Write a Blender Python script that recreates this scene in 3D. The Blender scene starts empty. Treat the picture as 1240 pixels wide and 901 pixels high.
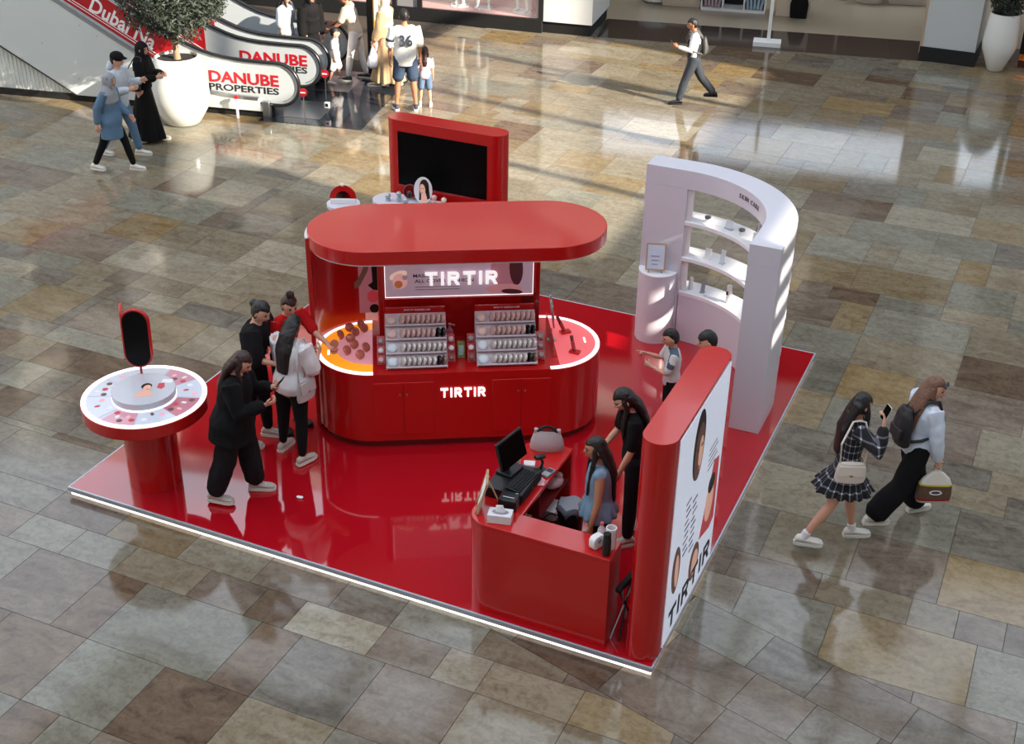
import bpy, bmesh, math, random
import numpy as np
from mathutils import Vector, Matrix, noise as mnoise
random.seed(7)
SC = bpy.context.scene
COL = SC.collection
PI = math.pi
R = math.radians

# ---------------------------------------------------------------- camera
FPX, YAW, PITCH, ROLL = 1587.619, -0.4130, 0.5180, 0.0190
_P = np.array([1587.619, -0.413, 0.518, 0.019, 2.147, -7.840, 7.419])
CAMPOS = Vector((2.147, -7.840, 7.419))
def cam_axes():
    fwd = Vector((math.cos(PITCH)*math.sin(YAW), math.cos(PITCH)*math.cos(YAW), -math.sin(PITCH)))
    right = Vector((math.cos(YAW), -math.sin(YAW), 0))
    up = right.cross(fwd)
    c, s = math.cos(ROLL), math.sin(ROLL)
    return right*c + up*s, right*(-s) + up*c, fwd
CR, CU, CF = cam_axes()
cam = bpy.data.objects.new('camera', bpy.data.cameras.new('camera'))
COL.objects.link(cam)
m = Matrix((CR, CU, -CF)).transposed().to_4x4(); m.translation = CAMPOS
cam.matrix_world = m
cam.data.sensor_fit = 'HORIZONTAL'; cam.data.sensor_width = 36.0
cam.data.lens = FPX*36.0/1240.0
cam.data.clip_end = 200
SC.camera = cam
def project(P):
    d = Vector(P) - CAMPOS; z = d.dot(CF)
    return 620 + FPX*d.dot(CR)/z, 450.5 - FPX*d.dot(CU)/z

# ---------------------------------------------------------------- world, sun, exposure
W = bpy.data.worlds.new('sky'); SC.world = W; W.use_nodes = True
bg = W.node_tree.nodes['Background']
bg.inputs[0].default_value = (0.79, 0.88, 1.0, 1); bg.inputs[1].default_value = 1.15
sun = bpy.data.objects.new('sun', bpy.data.lights.new('sun', 'SUN')); COL.objects.link(sun)
sun.data.energy = 5.8; sun.data.angle = R(0.6); sun.data.color = (1.0, 0.90, 0.74)
sun.rotation_euler = Vector((-0.89, 0.143, -0.434)).to_track_quat('-Z', 'Y').to_euler()
sun.location = (11, 0, 12)
vs = SC.view_settings
vs.view_transform = 'Standard'; vs.look = 'None'; vs.gamma = 1.0; vs.exposure = 1.18
vs.use_curve_mapping = False
SC.cycles.max_bounces = 8; SC.cycles.diffuse_bounces = 3; SC.cycles.glossy_bounces = 4
SC.cycles.transmission_bounces = 6; SC.cycles.transparent_max_bounces = 8
SC.cycles.caustics_reflective = False; SC.cycles.caustics_refractive = False
SC.cycles.sample_clamp_indirect = 6.0

# ---------------------------------------------------------------- materials
def lin(c):
    return tuple((x/12.92 if x <= .04045 else ((x+.055)/1.055)**2.4) for x in c)
def rgb(r, g, b): return lin((r/255., g/255., b/255.)) + (1.0,)
MATS = {}
def mat(name, col, rough=.5, metal=0., coat=0., spec=.5, emit=0., ecol=None, alpha=1., trans=0., var=0., vscale=8., bump=0., bscale=60., ior=1.5):
    if name in MATS: return MATS[name]
    m = bpy.data.materials.new(name); m.use_nodes = True
    nt = m.node_tree; b = nt.nodes['Principled BSDF']
    b.inputs['Base Color'].default_value = col
    b.inputs['Roughness'].default_value = rough; b.inputs['Metallic'].default_value = metal
    b.inputs['Coat Weight'].default_value = coat; b.inputs['Coat Roughness'].default_value = .05
    b.inputs['Specular IOR Level'].default_value = spec; b.inputs['IOR'].default_value = ior
    b.inputs['Transmission Weight'].default_value = trans; b.inputs['Alpha'].default_value = alpha
    if emit:
        b.inputs['Emission Color'].default_value = ecol or col; b.inputs['Emission Strength'].default_value = emit
    if var or bump:
        tc = nt.nodes.new('ShaderNodeTexCoord')
        nz = nt.nodes.new('ShaderNodeTexNoise'); nz.inputs['Scale'].default_value = vscale; nz.inputs['Detail'].default_value = 5
        nt.links.new(tc.outputs['Object'], nz.inputs['Vector'])
        if var:
            mx = nt.nodes.new('ShaderNodeMix'); mx.data_type = 'RGBA'
            mx.inputs[6].default_value = tuple(max(0, c*(1-var)) for c in col[:3]) + (1,)
            mx.inputs[7].default_value = tuple(min(1, c*(1+var)) for c in col[:3]) + (1,)
            nt.links.new(nz.outputs['Fac'], mx.inputs[0]); nt.links.new(mx.outputs[2], b.inputs['Base Color'])
        if bump:
            n2 = nt.nodes.new('ShaderNodeTexNoise'); n2.inputs['Scale'].default_value = bscale; n2.inputs['Detail'].default_value = 3
            nt.links.new(tc.outputs['Object'], n2.inputs['Vector'])
            bp = nt.nodes.new('ShaderNodeBump'); bp.inputs['Strength'].default_value = bump; bp.inputs['Distance'].default_value = .01
            nt.links.new(n2.outputs['Fac'], bp.inputs['Height']); nt.links.new(bp.outputs['Normal'], b.inputs['Normal'])
    MATS[name] = m
    return m
def stone(name, a, b_, c, rough, vein):
    if name in MATS: return MATS[name]
    m = bpy.data.materials.new(name); m.use_nodes = True; nt = m.node_tree; b = nt.nodes['Principled BSDF']
    L = nt.links
    geo = nt.nodes.new('ShaderNodeNewGeometry')
    oi = nt.nodes.new('ShaderNodeObjectInfo')
    vm = nt.nodes.new('ShaderNodeVectorMath'); vm.operation = 'MULTIPLY_ADD'
    cb = nt.nodes.new('ShaderNodeCombineXYZ')
    L.new(oi.outputs['Random'], cb.inputs[0]); L.new(oi.outputs['Random'], cb.inputs[2])
    vm.inputs[1].default_value = (1, 1, 1)
    sc = nt.nodes.new('ShaderNodeVectorMath'); sc.operation = 'SCALE'; sc.inputs['Scale'].default_value = 37.0
    L.new(cb.outputs[0], sc.inputs[0]); L.new(geo.outputs['Position'], vm.inputs[0]); L.new(sc.outputs[0], vm.inputs[2])
    mp = nt.nodes.new('ShaderNodeMapping'); mp.inputs['Rotation'].default_value = (0, 0, vein); mp.inputs['Scale'].default_value = (1.0, 2.6, 1.0)
    L.new(vm.outputs[0], mp.inputs[0])
    n1 = nt.nodes.new('ShaderNodeTexNoise'); n1.inputs['Scale'].default_value = 1.5; n1.inputs['Detail'].default_value = 7; n1.inputs['Roughness'].default_value = .62; n1.inputs['Distortion'].default_value = 1.3
    n2 = nt.nodes.new('ShaderNodeTexNoise'); n2.inputs['Scale'].default_value = 14; n2.inputs['Detail'].default_value = 6; n2.inputs['Roughness'].default_value = .7; n2.inputs['Distortion'].default_value = .8
    L.new(mp.outputs[0], n1.inputs['Vector']); L.new(vm.outputs[0], n2.inputs['Vector'])
    rp = nt.nodes.new('ShaderNodeValToRGB'); e = rp.color_ramp.elements
    e[0].position = .32; e[0].color = c; e[1].position = .68; e[1].color = b_
    k = e.new(.48); k.color = a
    L.new(n1.outputs['Fac'], rp.inputs[0])
    r2 = nt.nodes.new('ShaderNodeValToRGB'); e = r2.color_ramp.elements
    e[0].position = .34; e[0].color = (.56, .53, .50, 1); e[1].position = .56; e[1].color = (1, 1, 1, 1)
    L.new(n2.outputs['Fac'], r2.inputs[0])
    mx = nt.nodes.new('ShaderNodeMix'); mx.data_type = 'RGBA'; mx.blend_type = 'MULTIPLY'; mx.inputs[0].default_value = .7
    L.new(rp.outputs[0], mx.inputs[6]); L.new(r2.outputs[0], mx.inputs[7])
    hv = nt.nodes.new('ShaderNodeHueSaturation'); mr = nt.nodes.new('ShaderNodeMapRange')
    mr.inputs['To Min'].default_value = .86; mr.inputs['To Max'].default_value = 1.14
    L.new(oi.outputs['Random'], mr.inputs[0]); L.new(mr.outputs[0], hv.inputs['Value']); L.new(mx.outputs[2], hv.inputs['Color'])
    L.new(hv.outputs[0], b.inputs['Base Color'])
    b.inputs['Roughness'].default_value = rough
    b.inputs['Specular IOR Level'].default_value = .48
    MATS[name] = m
    return m

M_RED = mat('red_lacquer', rgb(188, 22, 22), rough=.2, coat=.3, spec=.5)
M_DECK = mat('red_gloss_vinyl', rgb(174, 14, 28), rough=.045, coat=.6, spec=.6)
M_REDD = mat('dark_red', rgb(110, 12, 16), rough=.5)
M_REDACR = mat('red_acrylic', rgb(205, 28, 40), rough=.12, alpha=.85)
M_WHITE = mat('white_lacquer', rgb(212, 210, 220), rough=.3)
M_WHITEP = mat('white_plastic', rgb(232, 232, 232), rough=.35)
M_PAPER = mat('paper_white', rgb(238, 238, 240), rough=.8)
M_BLACK = mat('black_plastic', rgb(20, 20, 22), rough=.35)
M_BLACKM = mat('black_matt', rgb(14, 14, 15), rough=.8)
M_SCREEN = mat('black_screen', rgb(4, 4, 5), rough=.35, spec=.1)
M_GLASSB = mat('black_mirror', rgb(8, 7, 8), rough=.3, spec=.15)
M_METAL = mat('brushed_metal', rgb(180, 184, 190), rough=.3, metal=1.)
M_TRIM = mat('trim_aluminium', rgb(190, 200, 212), rough=.35, metal=.6)
M_GOLD = mat('brass', rgb(190, 150, 90), rough=.3, metal=1.)
M_LED = mat('led_white', (1, .97, .92, 1), emit=.9, ecol=(1, .95, .88, 1))
M_RING = mat('ring_light_white', (1, .98, .97, 1), emit=.55, ecol=(1, .97, .96, 1))
M_LOGO = mat('lit_letter_white', (1, .98, .97, 1), emit=.5, ecol=(1, .97, .96, 1))
M_YEL = mat('lit_yellow_panel', rgb(255, 160, 40), emit=.3, rough=.3)
M_PINKL = mat('lit_pink_panel', rgb(240, 104, 110), emit=.2, rough=.3)
M_PINKP = mat('pink_print', rgb(216, 150, 160), emit=.2, rough=.35)
M_LBOX = mat('lit_white_panel', rgb(222, 228, 246), emit=.16, rough=.3)
M_HEAD = mat('lit_mauve_panel', rgb(198, 172, 190), emit=.11, rough=.35)
M_INK = mat('black_ink', rgb(38, 34, 40), rough=.6)
M_INKG = mat('grey_ink', rgb(150, 145, 158), rough=.6)
M_SKIN = mat('skin_light', rgb(214, 160, 134), rough=.55, var=.06)
M_SKINT = mat('skin_tan', rgb(176, 122, 92), rough=.55, var=.06)
M_SKIND = mat('skin_brown', rgb(120, 80, 60), rough=.55, var=.06)
M_HAIRB = mat('hair_black', rgb(22, 18, 18), rough=.45, bump=.5, bscale=40)
M_HAIRR = mat('hair_dark_brown', rgb(48, 22, 20), rough=.45, bump=.5, bscale=40)
M_HAIRL = mat('hair_light_brown', rgb(112, 78, 60), rough=.5, bump=.5, bscale=40, var=.3, vscale=12)
M_EYE = mat('eye_dark', rgb(24, 18, 16), rough=.2)
M_LIP = mat('lip', rgb(168, 74, 74), rough=.4)
M_PORT_SKIN = mat('print_skin', rgb(196, 150, 132), emit=.25, rough=.4)
M_PORT_DK = mat('print_dark_skin', rgb(96, 62, 54), emit=.12, rough=.4)
M_PORT_HAIR = mat('print_hair', rgb(30, 22, 24), rough=.5)
M_PORT_RED = mat('print_red', rgb(170, 50, 60), emit=.2, rough=.4)
def cloth(name, c, var=.10, bump=.35): return mat('cloth_'+name, c, rough=.92, spec=.2, var=var, vscale=14, bump=bump, bscale=110)

# ---------------------------------------------------------------- mesh building
TMP = bpy.data.scenes.new('tmp_build')
def tmp_eval(o):
    TMP.collection.objects.link(o)
    vl = TMP.view_layers[0]; vl.update()
    me = bpy.data.meshes.new_from_object(o.evaluated_get(vl.depsgraph))
    TMP.collection.objects.unlink(o)
    d = o.data; bpy.data.objects.remove(o)
    if isinstance(d, bpy.types.Mesh): bpy.data.meshes.remove(d)
    else: bpy.data.curves.remove(d)
    return me

class MB:
    """collects shapes; build() links them as ONE mesh object"""
    def __init__(s): s.v = []; s.f = []; s.mi = []
    def add(s, vs, fs, mi=0):
        k = len(s.v); s.v += [tuple(v) for v in vs]; s.f += [tuple(i+k for i in f) for f in fs]; s.mi += [mi]*len(fs); return s
    def box(s, c, size, rz=0., rx=0., ry=0., mi=0, top=1.0):
        x, y, z = (q/2 for q in size); M = Matrix.Rotation(rz, 3, 'Z') @ Matrix.Rotation(ry, 3, 'Y') @ Matrix.Rotation(rx, 3, 'X'); c = Vector(c)
        vs = []
        for sz in (-1, 1):
            t = top if sz > 0 else 1.
            for sx, sy in ((-1, -1), (1, -1), (1, 1), (-1, 1)): vs.append(c + M @ Vector((sx*x*t, sy*y*t, sz*z)))
        return s.add(vs, [(3, 2, 1, 0), (4, 5, 6, 7), (0, 1, 5, 4), (1, 2, 6, 5), (2, 3, 7, 6), (3, 0, 4, 7)], mi)
    def prism(s, poly, z0, z1, mi=0, M=None):
        n = len(poly)
        vs = [(x, y, z0) for x, y in poly] + [(x, y, z1) for x, y in poly]
        if M: vs = [M @ Vector(v) for v in vs]
        a = sum(poly[i][0]*poly[(i+1) % n][1]-poly[(i+1) % n][0]*poly[i][1] for i in range(n))
        fs = [tuple(range(n))[::-1], tuple(range(n, 2*n))] + [(i, (i+1) % n, n+(i+1) % n, n+i) for i in range(n)]
        if a < 0: fs = [f[::-1] for f in fs]
        return s.add(vs, fs, mi)
    def lathe(s, prof, c=(0, 0, 0), n=24, mi=0, M=None):
        vs = []; fs = []; c = Vector(c)
        for r, z in prof:
            for i in range(n):
                a = 2*PI*i/n; p = Vector((max(r, 1e-4)*math.cos(a), max(r, 1e-4)*math.sin(a), z))
                if M: p = M @ p
                vs.append(c+p)
        k = len(prof)
        for j in range(k-1):
            for i in range(n): fs.append((j*n+i, j*n+(i+1) % n, (j+1)*n+(i+1) % n, (j+1)*n+i))
        fs.append(tuple(range(n))[::-1]); fs.append(tuple(range((k-1)*n, k*n)))
        return s.add(vs, fs, mi)
    def cyl(s, c, r, z0, z1, n=24, r2=None, mi=0): return s.lathe([(r, z0), (r if r2 is None else r2, z1)], c, n, mi)
    def ell(s, c, rad, n=16, k=10, M=None, mi=0):
        vs = []; fs = []; c = Vector(c)
        for j in range(k+1):
            t = PI*j/k
            for i in range(n):
                a = 2*PI*i/n; p = Vector((rad[0]*max(math.sin(t), 1e-3)*math.cos(a), rad[1]*max(math.sin(t), 1e-3)*math.sin(a), -rad[2]*math.cos(t)))
                if M: p = M @ p
                vs.append(c+p)
        for j in range(k):
            for i in range(n): fs.append((j*n+i, j*n+(i+1) % n, (j+1)*n+(i+1) % n, (j+1)*n+i))
        fs.append(tuple(range(n))[::-1]); fs.append(tuple(range(k*n, (k+1)*n)))
        return s.add(vs, fs, mi)
    def tube(s, pts, rad, n=8, mi=0, ref=(1, 0, 0), cap=True):
        """loft of ellipses; rad per node = r or (rx, ry); rx along ref"""
        pts = [Vector(p) for p in pts]; vs = []; fs = []
        rads = rad if isinstance(rad, list) else [rad]*len(pts)
        rads = [(r, r) if not isinstance(r, tuple) else r for r in rads]
        rows = []
        for i, p in enumerate(pts):
            t = (pts[min(i+1, len(pts)-1)] - pts[max(i-1, 0)])
            if t.length < 1e-9: t = Vector((0, 0, 1))
            t.normalize(); rf = Vector(ref); x = rf - t*rf.dot(t)
            if x.length < .15: rf = Vector((0, 1, 0)) if abs(t.y) < .8 else Vector((0, 0, 1)); x = rf - t*rf.dot(t)
            x.normalize(); y = t.cross(x)
            rows.append((p, x, y, t, rads[i]))
        if cap:
            p, x, y, t, r = rows[0]; m_ = min(r); rows.insert(0, (p-t*m_*.6, x, y, t, (r[0]*.62, r[1]*.62)))
            p, x, y, t, r = rows[-1]; m_ = min(r); rows.append((p+t*m_*.6, x, y, t, (r[0]*.62, r[1]*.62)))
        for p, x, y, t, r in rows:
            for i in range(n):
                a = 2*PI*i/n; vs.append(p + x*r[0]*math.cos(a) + y*r[1]*math.sin(a))
        k = len(rows)
        for j in range(k-1):
            for i in range(n): fs.append((j*n+i, j*n+(i+1) % n, (j+1)*n+(i+1) % n, (j+1)*n+i))
        fs.append(tuple(range(n))[::-1]); fs.append(tuple(range((k-1)*n, k*n)))
        return s.add(vs, fs, mi)
    def mesh(s, name='mesh', smooth=30):
        me = bpy.data.meshes.new(name); me.from_pydata([tuple(v) for v in s.v], [], s.f)
        if any(s.mi): me.polygons.foreach_set('material_index', s.mi)
        me.validate(); me.update()
        if smooth: me.shade_smooth(); me.set_sharp_from_angle(angle=R(smooth))
        return me
    def build(s, name, mats, parent=None, smooth=30, bevel=0., seg=2, loc=None):
        return link(name, s.mesh(name, smooth), mats, parent, bevel, seg, loc)
def link(name, me, mats, parent=None, bevel=0., seg=2, loc=None, rz=0.):
    o = bpy.data.objects.new(name, me)
    for m_ in (mats if isinstance(mats, (list, tuple)) else [mats]): 
        if m_.name not in [q.name for q in me.materials if q]: me.materials.append(m_)
    COL.objects.link(o)
    if parent: o.parent = parent
    if loc: o.location = loc
    if rz: o.rotation_euler.z = rz
    if bevel:
        b = o.modifiers.new('bevel', 'BEVEL'); b.width = bevel; b.segments = seg; b.limit_method = 'ANGLE'; b.angle_limit = R(40)
    return o
LABELS = {}
def tag(o, label, cat, group=None, kind=None):
    if label: o['label'] = label
    if cat: o['category'] = cat
    if group: o['group'] = group
    if kind: o['kind'] = kind
    return o
def thing(name, label, cat, loc=(0, 0, 0), rz=0., group=None, kind=None):
    o = bpy.data.objects.new(name, None); o.empty_display_size = .1; COL.objects.link(o)
    o.location = loc; o.rotation_euler = (0, 0, rz)
    return tag(o, label, cat, group, kind)
def struct(name, mb, m_, label=None, cat=None, **k):
    o = mb.build(name, m_, **k); o['kind'] = 'structure'
    if label: o['label'] = label
    if cat: o['category'] = cat
    return o
def clone(o, parent=None):
    c = o.copy(); COL.objects.link(c); c.parent = parent
    for ch in o.children: clone(ch, c)
    return c
def stadium(a, r, n=20, ax='x', c=(0, 0)):
    p = []
    for i in range(n+1): t = -PI/2 + PI*i/n; p.append((a+r*math.cos(t), r*math.sin(t)))
    for i in range(n+1): t = PI/2 + PI*i/n; p.append((-a+r*math.cos(t), r*math.sin(t)))
    if ax == 'y': p = [(-y, x) for x, y in p]
    return [(x+c[0], y+c[1]) for x, y in p]
def arcpoly(r0, r1, a0, a1, n=20, c=(0, 0)):
    o = [(c[0]+r1*math.cos(a0+(a1-a0)*i/n), c[1]+r1*math.sin(a0+(a1-a0)*i/n)) for i in range(n+1)]
    i_ = [(c[0]+r0*math.cos(a1+(a0-a1)*i/n), c[1]+r0*math.sin(a1+(a0-a1)*i/n)) for i in range(n+1)]
    return o + i_
def ellpoly(rx, ry, n=24, c=(0, 0), rot=0.):
    return [(c[0]+rx*math.cos(t)*math.cos(rot)-ry*math.sin(t)*math.sin(rot), c[1]+rx*math.cos(t)*math.sin(rot)+ry*math.sin(t)*math.cos(rot)) for t in (2*PI*i/n for i in range(n))]
def rrect(w, h, r, n=5, c=(0, 0)):
    p = []
    for cx, cy, a in ((w/2-r, h/2-r, 0), (-w/2+r, h/2-r, PI/2), (-w/2+r, -h/2+r, PI), (w/2-r, -h/2+r, 1.5*PI)):
        for i in range(n+1): t = a + PI/2*i/n; p.append((c[0]+cx+r*math.cos(t), c[1]+cy+r*math.sin(t)))
    return p
# frame on a vertical plane: x' along dir u, y' = up, z' = outward normal
def vplane(origin, u, n):
    u = Vector(u).normalized(); n = Vector(n).normalized(); up = Vector((0, 0, 1))
    M = Matrix((u, up, n)).transposed().to_4x4(); M.translation = Vector(origin); return M
def text_mesh(txt, width=None, height=None, depth=.004, bold=.0, res=3, spacing=1.0):
    cu = bpy.data.curves.new('t', 'FONT'); cu.body = txt; cu.size = 1.; cu.offset = bold; cu.resolution_u = res; cu.extrude = .5; cu.space_character = spacing
    cu.align_x = 'LEFT'
    me = tmp_eval(bpy.data.objects.new('t', cu))
    co = np.empty(len(me.vertices)*3); me.vertices.foreach_get('co', co); co = co.reshape(-1, 3)
    lo = co.min(0); hi = co.max(0); co -= (lo+hi)/2
    w, h = (hi-lo)[:2]
    sx = width/w if width else height/h
    sy = height/h if height else sx
    co[:, 0] *= sx; co[:, 1] *= sy; co[:, 2] = (co[:, 2] + .5)*depth
    me.vertices.foreach_set('co', co.ravel()); me.update()
    return me
def text(name, txt, M, m_, parent, width=None, height=None, depth=.004, bold=0., split=False, spacing=1.0):
    me = text_mesh(txt, width, height, depth, bold, spacing=spacing); me.transform(M)
    if not split:
        me.materials.clear(); return [link(name, me, m_, parent)]
    bm = bmesh.new(); bm.from_mesh(me); seen = set(); out = []
    comps = []
    bm.verts.ensure_lookup_table()
    for v in bm.verts:
        if v.index in seen: continue
        st = [v]; comp = []; seen.add(v.index)
        while st:
            q = st.pop(); comp.append(q)
            for e in q.link_edges:
                w = e.other_vert(q)
                if w.index not in seen: seen.add(w.index); st.append(w)
        comps.append(comp)
    bm.faces.ensure_lookup_table()
    for comp in comps:
        idx = {v.index: i for i, v in enumerate(comp)}
        fs = [tuple(idx[v.index] for v in f.verts) for f in bm.faces if f.verts[0].index in idx]
        mm = bpy.data.meshes.new(name); mm.from_pydata([tuple(v.co) for v in comp], [], fs); mm.update()
        out.append(link(name, mm, m_, parent))
    bm.free(); bpy.data.meshes.remove(me)
    return out
def flat(name, poly, M, m_, parent, z0=0., z1=.002):
    return MB().prism(poly, z0, z1, M=M).build(name, m_, parent, smooth=0)

def glyph_poly(ch, h, w, t):
    """bold sans capitals T, I, R as lists of overlapping polygons, origin bottom-left"""
    if ch == 'I': return [[(0, 0), (t, 0), (t, h), (0, h)]], t
    if ch == 'T': return [[(0, h-t), (w, h-t), (w, h), (0, h)], [(w/2-t/2, 0), (w/2+t/2, 0), (w/2+t/2, h-t), (w/2-t/2, h-t)]], w
    ro = h*.31; cx = w*.98-ro; cy = h-ro; ri = ro-t*.92
    arc = [(cx+ro*math.cos(a), cy+ro*math.sin(a)) for a in np.linspace(-PI/2, PI/2, 13)] + [(cx+ri*math.cos(a), cy+ri*math.sin(a)) for a in np.linspace(PI/2, -PI/2, 13)]
    return [[(0, 0), (t, 0), (t, h), (0, h)], [(t, h-t*.92), (cx, h-t*.92), (cx, h), (t, h)], [(t, h-2*ro), (cx, h-2*ro), (cx, h-2*ro+t*.92), (t, h-2*ro+t*.92)], arc, [(w-t*1.15, 0), (w, 0), (cx+t*.55, h-2*ro+.01*h), (cx-t*.65, h-2*ro+.01*h)]], w
def tirtir(M, m_, parent, width, h, depth):
    gap = .23
    wT, tI, wR, t = .80, .20, .78, .195            # relative to h
    adv = {'T': wT, 'I': tI, 'R': wR}; tot = sum(adv[c] for c in 'TIRTIR') + 5*gap; k = width/(tot*h)
    x = -width/2
    for c in 'TIRTIR':
        polys, w = glyph_poly(c, h, adv[c]*h*k, t*h*min(k, 1.15)); b = MB()
        for q in polys: b.prism([(px+x, py-h/2) for px, py in q], 0, depth, M=M)
        b.build('letter', m_, parent, smooth=0); x += adv[c]*h*k + gap*h*k
# ================================================================ SETTING
PX0, PX1, PY0, PY1, PZ = -5.96, 0.0, 0.0, 5.87, 0.10      # kiosk platform
M_MORTAR = mat('dark_joint', rgb(64, 56, 48), rough=.8)
STN = [stone('stone_beige', rgb(132, 121, 102), rgb(142, 133, 114), rgb(120, 106, 86), .085, .4),
       stone('stone_tan', rgb(132, 116, 89), rgb(141, 126, 101), rgb(116, 96, 71), .085, 1.1),
       stone('stone_greygreen', rgb(124, 120, 107), rgb(134, 132, 118), rgb(111, 106, 92), .085, .2),
       stone('stone_grey', rgb(116, 109, 98), rgb(130, 124, 113), rgb(95, 87, 79), .085, .8),
       stone('stone_brown', rgb(104, 87, 71), rgb(118, 101, 84), rgb(83, 67, 55), .09, .5),
       stone('stone_taupe', rgb(118, 105, 92), rgb(130, 118, 105), rgb(100, 87, 76), .085, 1.6),
       stone('stone_pale', rgb(144, 135, 117), rgb(153, 146, 129), rgb(130, 118, 99), .085, .1),
       stone('stone_ochre', rgb(135, 115, 82), rgb(146, 128, 97), rgb(120, 96, 66), .085, .9)]
WTS = [5, 1.2, 4, 5, 2.4, 5, 2, .5]; WTF = [6, 3.4, 3.4, 1.8, 1.2, 2.2, 5, 1.3]
fl = MB().box((-6, 6, -.06), (44, 44, .1)); floor = struct('floor', fl, M_MORTAR, 'polished stone tile floor of the mall concourse', 'floor')
def clip(poly, a, b, c):      # keep a*x+b*y+c >= 0
    out = []
    for i in range(len(poly)):
        p, q = poly[i], poly[(i+1) % len(poly)]
        dp, dq = a*p[0]+b*p[1]+c, a*q[0]+b*q[1]+c
        if dp >= 0: out.append(p)
        if (dp >= 0) != (dq >= 0):
            t = dp/(dp-dq); out.append((p[0]+(q[0]-p[0])*t, p[1]+(q[1]-p[1])*t))
    return out
def area(p): return abs(sum(p[i][0]*p[(i+1) % len(p)][1]-p[(i+1) % len(p)][0]*p[i][1] for i in range(len(p))))/2
def inset(p, g):
    n = len(p); s = 1 if sum(p[i][0]*p[(i+1) % n][1]-p[(i+1) % n][0]*p[i][1] for i in range(n)) > 0 else -1
    for i in range(n):
        pass
    q = list(p)
    for i in range(n):
        (x0, y0), (x1, y1) = p[i], p[(i+1) % n]; L = math.hypot(x1-x0, y1-y0)
        if L < 1e-6: continue
        a, b = -(y1-y0)/L*s, (x1-x0)/L*s
        q = clip(q, a, b, -(a*x0+b*y0)-g)
        if len(q) < 3: return []
    return q
# a diagonal band of turned tiles crosses the grid (from under the kiosk to the lower right)
BA = R(-15.6); bd = (math.cos(BA), math.sin(BA)); bn = (-math.sin(BA), math.cos(BA))
L1c = -(bn[0]*0.05+bn[1]*1.14); L2c = -(bn[0]*-.38+bn[1]*-.31)
tiles = []
rows = [-6.0, -5.2, -4.8, -4.0, -3.16, -2.36, -1.57, -.77, -.37, .03, .75, 1.55, 1.95, 2.75, 3.55, 3.95, 4.36, 5.16, 5.98, 6.78, 7.6, 8.0, 8.82, 9.6]
while rows[-1] < 21.5: rows.append(rows[-1] + random.choice((.8, .8, .4)))
rnd = random.Random(11)
def esc_uv(x, y):
    c, s = math.cos(R(12)), math.sin(R(12)); dx, dy = x+10.4, y-10.32
    return dx*c+dy*s, -dx*s+dy*c
def shop_uv(x, y):
    c, s = math.cos(R(12)), math.sin(R(12)); dx, dy = x+7.3, y-17.65
    return dx*c+dy*s, -dx*s+dy*c
for y0, y1 in zip(rows, rows[1:]):
    x = -22.0 + rnd.choice((0, .2, .4, .6)); h = y1-y0
    while x < 8:
        w = rnd.choice((.8, .8, .8, .4, 1.2) if h > .6 else (.8, .8, .4, .6, .8))
        xe = x + w
        if x < -8.43 < xe: xe = -8.43 if -8.43 - x > .15 else xe      # expansion joint
        poly = [(x, y0), (xe, y0), (xe, y1), (x, y1)]
        if xe > -2.6: a_ = clip(poly, bn[0], bn[1], L1c); b_ = clip(poly, -bn[0], -bn[1], -L2c)
        elif x < -5.9:                                   # strip of darker small tiles left of the kiosk
            a_ = clip(poly, 0, 1, -2.4); b_ = clip(poly, 0, -1, .85)
        else: a_ = poly; b_ = []
        for q in (a_, b_):
            if len(q) >= 3 and area(q) > .004: tiles.append(q)
        x = xe
bw = (L2c - L1c)/3.0; bandt = []
for r_ in range(3):
    s_ = -3.4 + r_*.23
    while s_ < 8:
        w = rnd.choice((.75, .8, .55, .9)); s1 = s_+w
        b0, b1 = -L2c + r_*bw, -L2c + (r_+1)*bw
        bandt.append([(bd[0]*s+bn[0]*b, bd[1]*s+bn[1]*b) for s, b in ((s_, b0), (s1, b0), (s1, b1), (s_, b1))])
        s_ = s1
for r_ in range(3):
    x = -22.0 + .17*r_
    while x < -5.5:
        w = rnd.choice((.5, .62, .8, .45)); bandt.append([(x, .85+.5167*r_), (x+w, .85+.5167*r_), (x+w, .85+.5167*(r_+1)), (x, .85+.5167*(r_+1))]); x += w
keep = []
for q in [(q, 0) for q in tiles] + [(q, 1) for q in bandt]:
    q, isb = q
    cx = sum(p[0] for p in q)/len(q); cy = sum(p[1] for p in q)/len(q)
    if all(PX0+.05 < p[0] < PX1-.05 and PY0+.05 < p[1] < PY1-.05 for p in q): continue
    if all(shop_uv(*p)[1] > .02 for p in q): continue
    if all((-9 < esc_uv(*p)[0] < 1.6 and esc_uv(*p)[1] > .02) for p in q): continue
    q = inset(q, .0025)
    if len(q) < 3 or area(q) < .003: continue
    pr = [project((x, y, 0)) for x, y in q]
    vis = area(pr) if any(-20 < u < 1260 and -20 < v < 921 for u, v in pr) and (cy > -7) else 0
    keep.append((vis, q, isb))
keep.sort(key=lambda t: -t[0])
cache = {}
def tile_mesh(q):
    ox, oy = q[0]; loc = [(round(x-ox, 4), round(y-oy, 4)) for x, y in q]; k = tuple(loc)
    if k not in cache: cache[k] = MB().prism(loc, -.012, 0.0).mesh('tile', 0)
    return cache[k], (ox, oy, 0)
WTB = [1, .3, .6, 3, 3, 4, .2, .2]
for vis, q, isb in keep[:300]:
    me, lc = tile_mesh(q); mi = rnd.choices(range(8), WTB if isb else (WTS if q[0][1] < 4 else WTF))[0]
    key = (me.name, mi)
    if key not in cache:
        cache[key] = me.copy(); cache[key].materials.append(STN[mi])
    o = bpy.data.objects.new('tile', cache[key]); COL.objects.link(o); o.parent = floor; o.location = lc
rest = MB()
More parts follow.
